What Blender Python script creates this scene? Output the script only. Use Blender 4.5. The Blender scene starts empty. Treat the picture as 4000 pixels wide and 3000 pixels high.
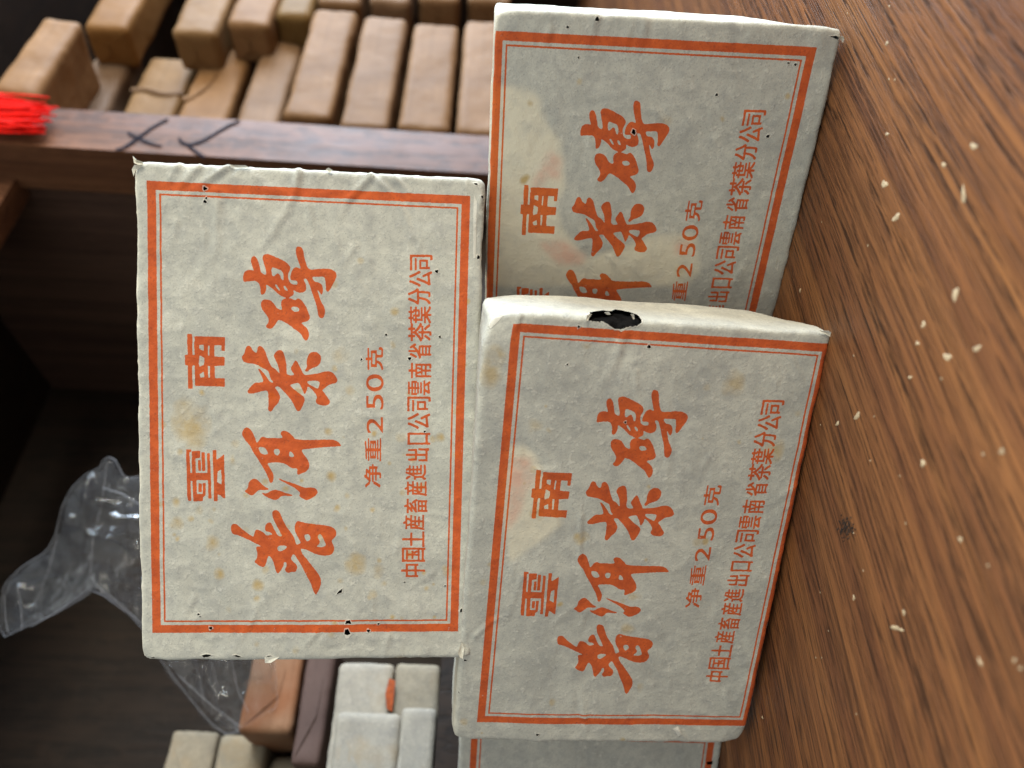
import bpy, bmesh, math, random
import numpy as np
from mathutils import Matrix, Vector

random.seed(7)
RNG = np.random.default_rng(11)
SC = bpy.context.scene
COL = SC.collection
MM = 0.001

# ------------------------------------------------------------------ camera (millimetres on a table at z = 0)
F_PX = 2949.7                      # focal length in pixels of a 4000 px wide frame
CAM = np.array([0.0, 0.0, 94.7])
M = np.array([[0.99874, 0.05014, 0.0], [0.0022, -0.04373, 0.99904], [0.05009, -0.99778, -0.04379]])  # right, down, forward -> world
cam_d = bpy.data.cameras.new('camera')
cam = bpy.data.objects.new('camera', cam_d)
COL.objects.link(cam)
SC.camera = cam
cam_d.sensor_width = 36.0
cam_d.lens = F_PX / 4000 * 36
cam_d.clip_start = 0.005
cam_d.clip_end = 50
_r, _d, _f = M[:, 0], M[:, 1], M[:, 2]
cm = Matrix(((_d[0], _r[0], -_f[0], 0), (_d[1], _r[1], -_f[1], 0), (_d[2], _r[2], -_f[2], CAM[2] * MM), (0, 0, 0, 1)))
cam.matrix_world = cm              # phone held on its side: picture right is down
cam_d.dof.use_dof = True
cam_d.dof.focus_distance = 0.221
cam_d.dof.aperture_fstop = cam_d.lens / 2.9
cam_d.dof.aperture_blades = 0

# ------------------------------------------------------------------ light
SC.view_settings.view_transform = 'Standard'
SC.view_settings.look = 'None'
SC.view_settings.exposure = 0.34
SC.view_settings.gamma = 1.0
W = bpy.data.worlds.new('World')
SC.world = W
W.use_nodes = True
W.node_tree.nodes['Background'].inputs[0].default_value = (0.94, 1.0, 0.99, 1)
W.node_tree.nodes['Background'].inputs[1].default_value = 0.66

def area(name, loc, target, sx, sy, power, col):
    l = bpy.data.lights.new(name, 'AREA')
    l.shape = 'RECTANGLE'
    l.size, l.size_y, l.energy, l.color = sx, sy, power, col
    o = bpy.data.objects.new(name, l)
    COL.objects.link(o)
    o.location = loc
    o.rotation_euler = (Vector(target) - Vector(loc)).to_track_quat('-Z', 'Y').to_euler()
    return o
area('window_light', (1.45, 0.46, 0.40), (0.0, 0.24, 0.08), 1.0, 0.8, 58, (0.66, 0.82, 1.0))
area('side_window_light', (1.25, -0.48, 0.36), (0.0, 0.22, 0.08), 0.7, 0.5, 18, (1.0, 0.92, 0.74))
area('warm_lamp', (-0.12, 0.50, 1.0), (0.0, 0.18, 0.0), 0.5, 0.5, 9, (1.0, 0.82, 0.56))

# ------------------------------------------------------------------ helpers
def ray(px, py):
    d = M @ np.array([(1500.0 - py) / F_PX, (px - 2000.0) / F_PX, 1.0])
    return d

def link(o, parent=None):
    COL.objects.link(o)
    if parent is not None:
        o.parent = parent
    return o

def tag(o, label, cat, group=None):
    o['label'] = label
    o['category'] = cat
    if group:
        o['group'] = group
    return o

def mesh_obj(name, verts, faces, mat, parent=None, smooth=False):
    me = bpy.data.meshes.new(name)
    me.from_pydata([tuple(map(float, v)) for v in verts], [], [tuple(map(int, f)) for f in faces])
    me.update()
    if smooth:
        me.polygons.foreach_set('use_smooth', [True] * len(me.polygons))
    if mat is not None:
        me.materials.append(mat)
    return link(bpy.data.objects.new(name, me), parent)

# value noise on a lattice, three dimensional
_P = RNG.random((64, 64, 64)).astype(np.float32) * 2 - 1
def vnoise(p):
    p = np.asarray(p, dtype=np.float64)
    i = np.floor(p).astype(int)
    t = p - i
    t = t * t * t * (t * (t * 6 - 15) + 10)
    i0, i1 = i & 63, (i + 1) & 63
    def g(a, b, c): return _P[a[..., 0], b[..., 1], c[..., 2]]
    x, y, z = t[..., 0], t[..., 1], t[..., 2]
    c00 = g(i0, i0, i0) * (1 - x) + g(i1, i0, i0) * x
    c10 = g(i0, i1, i0) * (1 - x) + g(i1, i1, i0) * x
    c01 = g(i0, i0, i1) * (1 - x) + g(i1, i0, i1) * x
    c11 = g(i0, i1, i1) * (1 - x) + g(i1, i1, i1) * x
    return (c00 * (1 - y) + c10 * y) * (1 - z) + (c01 * (1 - y) + c11 * y) * z
def fbm(p, n=3):
    a, s = 0.0, 1.0
    for k in range(n):
        a = a + vnoise(p * (2 ** k) + 17.3 * k) * s
        s *= 0.5
    return a

# rounded box as one welded surface on a lattice; returns verts (mm), normals, quads, side index, lattice verts
def rbox(w, h, t, r, step, zstep=None):
    nx, ny, nz = [max(2, int(round(v / s))) for v, s in ((w, step), (h, step), (t, zstep or step))]
    quads, keys = [], []
    def side(ax, val, a, b, na, nb, flip):
        ia, ib = np.meshgrid(np.arange(na), np.arange(nb), indexing='ij')
        q = []
        for da, db in ((0, 0), (1, 0), (1, 1), (0, 1)):
            k = np.zeros((na, nb, 3), int)
            k[..., ax] = val
            k[..., a] = ia + da
            k[..., b] = ib + db
            q.append(k.reshape(-1, 3))
        q = np.stack(q, 1)
        return q[:, ::-1] if flip else q
    n = (nx, ny, nz)
    sides = [(2, nz, 0, 1, False), (0, nx, 1, 2, False), (0, 0, 1, 2, True), (1, ny, 0, 2, True), (1, 0, 0, 2, False), (2, 0, 0, 1, True)]
    ids = []
    for s, (ax, val, a, b, fl) in enumerate(sides):
        q = side(ax, val, a, b, n[a], n[b], fl)
        quads.append(q)
        ids.append(np.full(len(q), s))
    q = np.concatenate(quads)
    ids = np.concatenate(ids)
    enc = (q[..., 0] * (ny + 1) + q[..., 1]) * (nz + 1) + q[..., 2]
    u, inv = np.unique(enc.ravel(), return_inverse=True)
    lat = np.stack([u // ((ny + 1) * (nz + 1)), (u // (nz + 1)) % (ny + 1), u % (nz + 1)], 1).astype(float)
    L = np.stack([lat[:, 0] / nx * w - w / 2, lat[:, 1] / ny * h - h / 2, lat[:, 2] / nz * t - t / 2], 1)
    inner = np.array([w / 2 - r, h / 2 - r, t / 2 - r])
    c = np.clip(L, -inner, inner)
    d = L - c
    ln = np.linalg.norm(d, axis=1, keepdims=True)
    nrm = d / np.maximum(ln, 1e-9)
    return c + nrm * r, nrm, inv.reshape(-1, 4), ids, L

# ------------------------------------------------------------------ materials
def new_mat(name):
    m = bpy.data.materials.new(name)
    m.use_nodes = True
    nt = m.node_tree
    b = nt.nodes['Principled BSDF']
    return m, nt, b

class NB:
    """small node-building helper"""
    def __init__(s, nt): s.nt = nt
    def n(s, kind, **kw):
        x = s.nt.nodes.new(kind)
        for k, v in kw.items(): setattr(x, k, v)
        return x
    def put(s, sock, v):
        if v is None: return
        if isinstance(v, bpy.types.NodeSocket): s.nt.links.new(v, sock)
        elif isinstance(v, (tuple, list)) and len(v) == 3 and sock.type == 'RGBA': sock.default_value = (*v, 1)
        else: sock.default_value = v
    def math(s, op, a, b=None, c=None, clamp=False):
        x = s.n('ShaderNodeMath', operation=op, use_clamp=clamp)
        for i, v in enumerate((a, b, c)): s.put(x.inputs[i], v)
        return x.outputs[0]
    def mix(s, f, a, b, mode='MIX'):
        x = s.n('ShaderNodeMix', data_type='RGBA', blend_type=mode)
        s.put(x.inputs[0], f); s.put(x.inputs[6], a); s.put(x.inputs[7], b)
        return x.outputs[2]
    def noise(s, vec, scale, detail=3, rough=0.5, dist=0.0):
        x = s.n('ShaderNodeTexNoise')
        s.put(x.inputs['Vector'], vec)
        x.inputs['Scale'].default_value = scale
        x.inputs['Detail'].default_value = detail
        x.inputs['Roughness'].default_value = rough
        x.inputs['Distortion'].default_value = dist
        return x
    def ramp(s, fac, stops):
        x = s.n('ShaderNodeValToRGB')
        s.put(x.inputs[0], fac)
        e = x.color_ramp.elements
        while len(e) < len(stops): e.new(0.5)
        for k, (p, c) in zip(e, stops):
            k.position = p
            k.color = (*c, 1) if len(c) == 3 else c
        return x.outputs[0]
    def rng(s, v, a, b, c=0.0, d=1.0):
        x = s.n('ShaderNodeMapRange')
        s.put(x.inputs[0], v)
        for i, q in enumerate((a, b, c, d)): x.inputs[i + 1].default_value = q
        return x.outputs[0]
    def mapping(s, vec, loc=(0, 0, 0), rot=(0, 0, 0), sc=(1, 1, 1)):
        x = s.n('ShaderNodeMapping')
        s.put(x.inputs[0], vec)
        x.inputs[1].default_value = loc; x.inputs[2].default_value = rot; x.inputs[3].default_value = sc
        return x.outputs[0]
    def bump(s, h, strength, dist, normal=None):
        x = s.n('ShaderNodeBump')
        x.inputs['Strength'].default_value = strength
        x.inputs['Distance'].default_value = dist
        s.put(x.inputs['Height'], h)
        s.put(x.inputs['Normal'], normal)
        return x.outputs[0]
def wood_mat(name, rotz, light, mid, dark, rough=0.42, pore=1.0, axis='XY', wide=1.0, spec=0.5):
    """plain-sawn wood: long pores, streaks and colour bands along the grain"""
    m, nt, b = new_mat(name)
    k = NB(nt)
    tc = k.n('ShaderNodeTexCoord').outputs['Object']
    if axis == 'Z':
        tc = k.mapping(tc, rot=(0, math.radians(90), 0))
    v = k.mapping(tc, rot=(0, 0, rotz))
    wob = k.noise(v, 5, 2)
    sep = k.n('ShaderNodeSeparateXYZ'); k.put(sep.inputs[0], v)
    wy = k.math('MULTIPLY_ADD', k.math('SUBTRACT', wob.outputs[0], 0.5), 0.0035, sep.outputs[1])
    wob2 = k.noise(k.mapping(v, sc=(40, 120, 60)), 1.0, 2)
    wy = k.math('MULTIPLY_ADD', k.math('SUBTRACT', wob2.outputs[0], 0.5), 0.0007, wy)
    cb = k.n('ShaderNodeCombineXYZ')
    k.put(cb.inputs[0], sep.outputs[0]); k.put(cb.inputs[1], wy); k.put(cb.inputs[2], sep.outputs[2])
    v = cb.outputs[0]
    band = k.noise(k.mapping(v, sc=(2.2 * wide, 85 * wide, 30)), 1.0, 3, 0.6)
    band2 = k.noise(k.mapping(v, loc=(4, 1, 2), sc=(4, 240, 60)), 1.0, 3, 0.55)
    fine = k.noise(k.mapping(v, sc=(12, 2400, 300)), 1.0, 3, 0.6)
    p1 = k.noise(k.mapping(v, loc=(7, 3, 1), sc=(5, 520, 100)), 1.0, 3, 0.55)
    p2 = k.noise(k.mapping(v, loc=(1, 9, 5), sc=(10, 1100, 100)), 1.0, 3, 0.55)
    base = k.mix(k.rng(band.outputs[0], 0.36, 0.66), mid, light)
    base = k.mix(k.rng(band2.outputs[0], 0.5, 0.74, 0, 0.7), base, dark)
    base = k.mix(k.math('MULTIPLY', k.rng(fine.outputs[0], 0.50, 0.62, 0, 0.75), k.rng(band2.outputs[0], 0.30, 0.60, 0.35, 1.0)), base, tuple(c * 0.42 for c in mid))
    pm = k.rng(p1.outputs[0], 0.535, 0.595)
    pm2 = k.math('MULTIPLY', k.rng(p2.outputs[0], 0.525, 0.585), k.rng(band.outputs[0], 0.75, 0.40))
    brk = k.noise(k.mapping(v, loc=(2, 8, 3), sc=(95, 900, 100)), 1.0, 3, 0.6)
    def hair(n, w):
        d = k.math('ABSOLUTE', k.math('SUBTRACT', n.outputs[0], 0.5))
        return k.rng(k.math('DIVIDE', d, k.rng(brk.outputs[0], 0.35, 0.62, w * 0.2, w)), 0.35, 1.0, 1.0, 0.0)
    r1 = hair(k.noise(k.mapping(v, loc=(3, 5, 9), sc=(3.5, 330, 60)), 1.0, 2, 0.5), 0.042)
    r2 = k.math('MULTIPLY', hair(k.noise(k.mapping(v, loc=(8, 2, 4), sc=(6, 760, 60)), 1.0, 2, 0.5), 0.055), k.rng(band.outputs[0], 0.72, 0.42, 0.2, 0.9))
    pm = k.math('MAXIMUM', k.math('MULTIPLY', pm, 0.55), k.math('MAXIMUM', r1, r2))
    por = k.math('MULTIPLY', k.math('MULTIPLY', k.math('MAXIMUM', pm, k.math('MULTIPLY', pm2, 0.85)), k.rng(brk.outputs[0], 0.38, 0.56, 0.25, 1.0)), pore, clamp=True)
    col = k.mix(k.math('MULTIPLY', por, 0.88), base, tuple(c * 0.22 for c in dark))
    k.put(b.inputs['Base Color'], col)
    smear = k.noise(tc, 28, 4, 0.6)
    k.put(b.inputs['Roughness'], k.math('MULTIPLY_ADD', smear.outputs[0], 0.22, rough - 0.11))
    b.inputs['Specular IOR Level'].default_value = spec
    h = k.math('SUBTRACT', k.math('MULTIPLY', fine.outputs[0], 0.25), por)
    k.put(b.inputs['Normal'], k.bump(h, 0.42, 0.0004))
    return m

M_TABLE = wood_mat('table_wood', math.radians(-38), (0.248, 0.103, 0.035), (0.158, 0.060, 0.0245), (0.092, 0.036, 0.017), rough=0.48, spec=0.2)
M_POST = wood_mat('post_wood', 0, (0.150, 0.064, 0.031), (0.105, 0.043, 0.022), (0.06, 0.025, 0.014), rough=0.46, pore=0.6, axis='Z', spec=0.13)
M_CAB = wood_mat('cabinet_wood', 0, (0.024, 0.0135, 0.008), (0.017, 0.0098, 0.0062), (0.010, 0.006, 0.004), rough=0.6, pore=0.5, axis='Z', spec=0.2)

M_DIV = wood_mat('divider_wood', 0, (0.110, 0.060, 0.040), (0.080, 0.043, 0.030), (0.045, 0.024, 0.018), rough=0.6, pore=0.5, axis='Z', spec=0.2)

def paper_core(k, vec):
    """greyish hand-made paper: mottling, dark fibre specks, pale slubs"""
    mot = k.noise(vec, 62, 6, 0.66)
    mot2 = k.noise(vec, 240, 5, 0.68)
    col = k.mix(k.rng(mot.outputs[0], 0.36, 0.66), (0.435, 0.430, 0.380), (0.560, 0.550, 0.475))
    col = k.mix(k.rng(mot2.outputs[0], 0.45, 0.70, 0, 0.65), col, (0.335, 0.335, 0.315))
    speck = k.noise(vec, 2300, 3, 0.6)
    col = k.mix(k.rng(speck.outputs[0], 0.55, 0.72, 0, 0.55), col, (0.20, 0.20, 0.205))
    fib = k.noise(k.mapping(k.mapping(vec, rot=(0, 0, 0.9)), sc=(420, 2600, 900)), 1.0, 3, 0.6)
    col = k.mix(k.rng(fib.outputs[0], 0.58, 0.74, 0, 0.45), col, (0.24, 0.24, 0.25))
    pale = k.noise(k.mapping(vec, loc=(3, 1, 7)), 620, 4, 0.6)
    col = k.mix(k.rng(pale.outputs[0], 0.58, 0.74, 0, 0.55), col, (0.68, 0.66, 0.58))
    h = k.math('ADD', k.math('MULTIPLY', k.noise(vec, 900, 4, 0.6).outputs[0], 0.5), k.math('ADD', k.math('MULTIPLY', mot2.outputs[0], 0.9), k.math('MULTIPLY', k.rng(pale.outputs[0], 0.52, 0.68), 0.35)))
    return col, h

def paper_mat(name, maps=None, tint=None):
    m, nt, b = new_mat(name)
    k = NB(nt)
    obj = k.n('ShaderNodeTexCoord').outputs['Object']
    rnd = k.n('ShaderNodeObjectInfo').outputs['Random']
    off = k.n('ShaderNodeCombineXYZ')
    k.put(off.inputs[0], k.math('MULTIPLY', rnd, 3.0)); k.put(off.inputs[1], k.math('MULTIPLY', rnd, 1.7))
    va = k.n('ShaderNodeVectorMath', operation='ADD')
    k.put(va.inputs[0], obj); k.put(va.inputs[1], off.outputs[0])
    vec = va.outputs[0]
    col, h = paper_core(k, vec)
    if tint is not None:
        col = k.mix(1.0, col, tint, 'MULTIPLY')
        k.put(b.inputs['Base Color'], col)
        if True:
            st = k.noise(vec, 30, 4, 0.65)
            col = k.mix(k.rng(st.outputs[0], 0.55, 0.75, 0, 0.6), col, (0.36, 0.25, 0.13))
            k.put(b.inputs['Base Color'], col)
    alpha = None
    if maps is not None:
        uv = k.n('ShaderNodeTexCoord').outputs['UV']
        wn = k.noise(vec, 1300, 2, 0.6)
        w1 = k.n('ShaderNodeVectorMath', operation='SUBTRACT'); k.put(w1.inputs[0], wn.outputs['Color']); w1.inputs[1].default_value = (0.5, 0.5, 0.5)
        w2 = k.n('ShaderNodeVectorMath', operation='SCALE'); k.put(w2.inputs[0], w1.outputs[0]); w2.inputs['Scale'].default_value = 0.0016
        w3 = k.n('ShaderNodeVectorMath', operation='ADD'); k.put(w3.inputs[0], uv); k.put(w3.inputs[1], w2.outputs[0])
        ta = k.n('ShaderNodeTexImage', image=maps[0], extension='CLIP', interpolation='Cubic'); k.put(ta.inputs[0], w3.outputs[0])
        tb = k.n('ShaderNodeTexImage', image=maps[1], extension='CLIP', interpolation='Linear'); k.put(tb.inputs[0], w3.outputs[0])
        sa = k.n('ShaderNodeSeparateColor'); k.put(sa.inputs[0], ta.outputs[0])
        sb = k.n('ShaderNodeSeparateColor'); k.put(sb.inputs[0], tb.outputs[0])
        ink, ticket, stain = sa.outputs
        hole, fray, pink = sb.outputs
        sn = k.noise(vec, 180, 3, 0.6)
        tk = k.math('MULTIPLY', ticket, k.rng(sn.outputs[0], 0.28, 0.55, 0.55, 1.0))
        col = k.mix(k.math('MULTIPLY', tk, 0.92), col, (0.70, 0.645, 0.50))
        col = k.mix(k.math('MULTIPLY', pink, k.rng(sn.outputs[0], 0.3, 0.6, 0.25, 0.7)), col, (0.66, 0.36, 0.27))
        col = k.mix(k.math('MULTIPLY', stain, k.rng(sn.outputs[0], 0.30, 0.56, 0.25, 1.0)), col, (0.45, 0.31, 0.11))
        im = k.noise(vec, 240, 4, 0.65)
        icol = k.mix(k.rng(im.outputs[0], 0.35, 0.68), (0.60, 0.098, 0.0115), (0.44, 0.064, 0.009))
        icol = k.mix(k.math('MULTIPLY', tk, 0.6), icol, (0.72, 0.145, 0.012))
        isp = k.noise(vec, 1500, 2, 0.5)
        icol = k.mix(k.rng(isp.outputs[0], 0.60, 0.74, 0, 0.8), icol, (0.30, 0.05, 0.015))
        wear = k.noise(k.mapping(vec, loc=(5, 2, 2)), 520, 3, 0.6)
        cover = k.math('MULTIPLY', k.rng(ink, 0.35, 0.62), k.rng(wear.outputs[0], 0.70, 0.78, 1.0, 0.35))
        col = k.mix(k.math('MULTIPLY', cover, 0.95), col, icol)
        col = k.mix(k.math('MULTIPLY', fray, 0.7), col, (0.68, 0.65, 0.57))
        k.put(b.inputs['Base Color'], col)
        h = k.math('ADD', h, k.math('MULTIPLY', fray, 1.5))
        alpha = k.math('LESS_THAN', hole, 0.5)
        k.put(b.inputs['Alpha'], alpha)
    elif tint is None:
        k.put(b.inputs['Base Color'], col)
    b.inputs['Roughness'].default_value = 0.75
    b.inputs['Specular IOR Level'].default_value = 0.12
    k.put(b.inputs['Normal'], k.bump(h, 0.42, 0.0004))
    return m

M_PAPER = paper_mat('plain_paper', tint=(0.62, 0.545, 0.485))
M_OLD = paper_mat('old_paper', tint=(0.50, 0.42, 0.34))
M_FRAY = paper_mat('torn_paper', tint=(1.35, 1.33, 1.30))

def kraft_mat(name, c1, c2):
    m, nt, b = new_mat(name)
    k = NB(nt)
    obj = k.n('ShaderNodeTexCoord').outputs['Object']
    rnd = k.n('ShaderNodeObjectInfo').outputs['Random']
    a = k.noise(obj, 26, 4, 0.6)
    lines = k.noise(k.mapping(obj, sc=(14, 60, 420)), 1.0, 3, 0.5)
    col = k.mix(k.rng(a.outputs[0], 0.35, 0.68), c1, c2)
    col = k.mix(k.rng(lines.outputs[0], 0.55, 0.75, 0, 0.35), col, tuple(c * 0.62 for c in c1))
    fl = k.noise(obj, 500, 2)
    col = k.mix(k.rng(fl.outputs[0], 0.6, 0.75, 0, 0.35), col, tuple(c * 0.5 for c in c1))
    hsv = k.n('ShaderNodeHueSaturation')
    oc = k.n('ShaderNodeSeparateColor'); k.put(oc.inputs[0], k.n('ShaderNodeObjectInfo').outputs['Color'])
    k.put(hsv.inputs['Value'], oc.outputs[0]); k.put(hsv.inputs['Saturation'], oc.outputs[1])
    k.put(hsv.inputs['Hue'], k.math('MULTIPLY', oc.outputs[2], 0.5))
    k.put(hsv.inputs['Color'], col)
    k.put(b.inputs['Base Color'], hsv.outputs[0])
    b.inputs['Roughness'].default_value = 0.6
    b.inputs['Specular IOR Level'].default_value = 0.10
    k.put(b.inputs['Normal'], k.bump(k.noise(obj, 60, 4, 0.55).outputs[0], 0.18, 0.0012))
    return m
M_KRAFT = kraft_mat('kraft_paper', (0.128, 0.067, 0.030), (0.186, 0.103, 0.050))
M_KRAFT_DARK = kraft_mat('dull_wrapper', (0.075, 0.047, 0.040), (0.105, 0.066, 0.055))
M_KRAFT_ORANGE = kraft_mat('orange_wrapper', (0.19, 0.078, 0.036), (0.23, 0.140, 0.085))

def plain_mat(name, col, rough=0.6, spec=0.3, var=0.25, scale=300):
    m, nt, b = new_mat(name)
    k = NB(nt)
    obj = k.n('ShaderNodeTexCoord').outputs['Object']
    n = k.noise(obj, scale, 3, 0.6)
    k.put(b.inputs['Base Color'], k.mix(k.rng(n.outputs[0], 0.35, 0.68), tuple(c * (1 - var) for c in col), tuple(min(1, c * (1 + var)) for c in col)))
    b.inputs['Roughness'].default_value = rough
    b.inputs['Specular IOR Level'].default_value = spec
    k.put(b.inputs['Normal'], k.bump(n.outputs[0], 0.4, 0.0006))
    return m
M_TEA = plain_mat('pressed_tea', (0.0045, 0.004, 0.004), 0.75, 0.06, 0.8, 420)
M_TASSEL = plain_mat('red_silk', (0.74, 0.010, 0.004), 0.6, 0.08, 0.25, 900)
M_MARKER = plain_mat('marker_ink', (0.012, 0.011, 0.016), 0.8, 0.05, 0.3, 300)
M_FLECK = plain_mat('dried_fleck', (0.42, 0.33, 0.21), 0.6, 0.3, 0.25, 700)
M_SMUDGE = plain_mat('dark_smudge', (0.018, 0.014, 0.012), 0.7, 0.2, 0.4, 900)

def plastic_mat():
    m, nt, b = new_mat('clear_plastic')
    k = NB(nt)
    nt.nodes.remove(b)
    out = nt.nodes['Material Output']
    obj = k.n('ShaderNodeTexCoord').outputs['Object']
    nrm = k.bump(k.noise(obj, 140, 4, 0.6).outputs[0], 0.35, 0.004)
    tr = k.n('ShaderNodeBsdfTransparent'); tr.inputs[0].default_value = (0.93, 0.93, 0.93, 1)
    gl = k.n('ShaderNodeBsdfGlossy'); gl.inputs['Roughness'].default_value = 0.09; k.put(gl.inputs['Normal'], nrm)
    df = k.n('ShaderNodeBsdfTranslucent'); df.inputs[0].default_value = (0.75, 0.76, 0.80, 1)
    d2 = k.n('ShaderNodeBsdfDiffuse'); d2.inputs[0].default_value = (0.75, 0.76, 0.80, 1); k.put(d2.inputs['Normal'], nrm)
    haze = k.n('ShaderNodeMixShader'); haze.inputs[0].default_value = 0.5
    k.put(haze.inputs[1], df.outputs[0]); k.put(haze.inputs[2], d2.outputs[0])
    s1 = k.n('ShaderNodeMixShader'); s1.inputs[0].default_value = 0.035
    k.put(s1.inputs[1], tr.outputs[0]); k.put(s1.inputs[2], haze.outputs[0])
    fr = k.n('ShaderNodeLayerWeight'); fr.inputs[0].default_value = 0.35; k.put(fr.inputs['Normal'], nrm)
    fac = k.math('MULTIPLY_ADD', fr.outputs['Fresnel'], 0.22, 0.01, clamp=True)
    s2 = k.n('ShaderNodeMixShader'); k.put(s2.inputs[0], fac)
    k.put(s2.inputs[1], s1.outputs[0]); k.put(s2.inputs[2], gl.outputs[0])
    k.put(out.inputs['Surface'], s2.outputs[0])
    return m
M_PLASTIC = plastic_mat()

def seam_mat():
    m, nt, b = new_mat('plastic_fold')
    k = NB(nt)
    b.inputs['Base Color'].default_value = (0.62, 0.62, 0.66, 1)
    b.inputs['Roughness'].default_value = 0.25
    b.inputs['Alpha'].default_value = 0.10
    b.inputs['Specular IOR Level'].default_value = 0.8
    return m
M_SEAM = seam_mat()

M_SCRAP = plain_mat('printed_scrap', (0.30, 0.060, 0.014), 0.7, 0.2, 0.25, 500)
# ------------------------------------------------------------------ the three printed bricks: poses and print
# columns: brick right, brick up, brick outward (world); point = centre of the printed frame on the front face
POSE = {
 'top': (np.array([[0.9953, -0.0247, -0.0941], [-0.0952, -0.046, -0.9944], [0.0202, 0.9986, -0.0481]]), np.array([-12.27, 218.18, 142.53])),
 'front': (np.array([[0.9537, 0.0082, -0.3008], [-0.2999, -0.0559, -0.9523], [-0.0246, 0.9984, -0.0508]]), np.array([-45.38, 218.99, 44.43])),
 'right': (np.array([[0.8631, -0.0115, -0.5049], [-0.5047, 0.0146, -0.8631], [0.0173, 0.9998, 0.0068]]), np.array([40.13, 235.23, 50.19])),
}
BW, BH, BT = 140.5, 95.5, 24.0
OFF = {'top': (-1.7, -0.4), 'front': (-2.2, 3.9), 'right': (-0.9, -3.0)}   # brick centre in print coordinates
FW, FH = 128.0, 88.13                                                          # printed frame

def mm(name, px, py):
    """photo pixel -> millimetres in the print plane of a brick"""
    R, t = POSE[name]
    d = ray(px, py)
    n = R[:, 2]
    s = n @ (t - CAM) / (n @ d)
    q = R.T @ (CAM + s * d - t)
    return q[:2]

CW, CH, RES, SS = 190.0, 146.0, 8, 2      # canvas of the unfolded wrapper, mm and pixels per mm
NX, NY = int(CW * RES * SS), int(CH * RES * SS)
def fill(img, pts, val=1.0, evenodd=False):
    """paint polygon given in canvas millimetres (x right, y up, origin at canvas centre)"""
    P = (np.asarray(pts, float) + (CW / 2, CH / 2)) * RES * SS
    x0, y0 = np.maximum(np.floor(P.min(0)).astype(int) - 1, 0)
    x1, y1 = np.minimum(np.ceil(P.max(0)).astype(int) + 1, (NX, NY))
    if x1 <= x0 or y1 <= y0: return
    X = np.arange(x0, x1) + 0.5
    Y = np.arange(y0, y1) + 0.5
    ins = np.zeros((len(Y), len(X)), bool)
    a, b = P, np.roll(P, -1, 0)
    for (ax, ay), (bx, by) in zip(a, b):
        if ay == by: continue
        rows = (Y > min(ay, by)) & (Y <= max(ay, by))
        if not rows.any(): continue
        xc = ax + (Y[rows] - ay) / (by - ay) * (bx - ax)
        ins[rows] ^= X[None, :] < xc[:, None]
    sub = img[y0:y1, x0:x1]
    if evenodd: sub[ins] = 1.0 - sub[ins]
    else: sub[ins] = val

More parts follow.
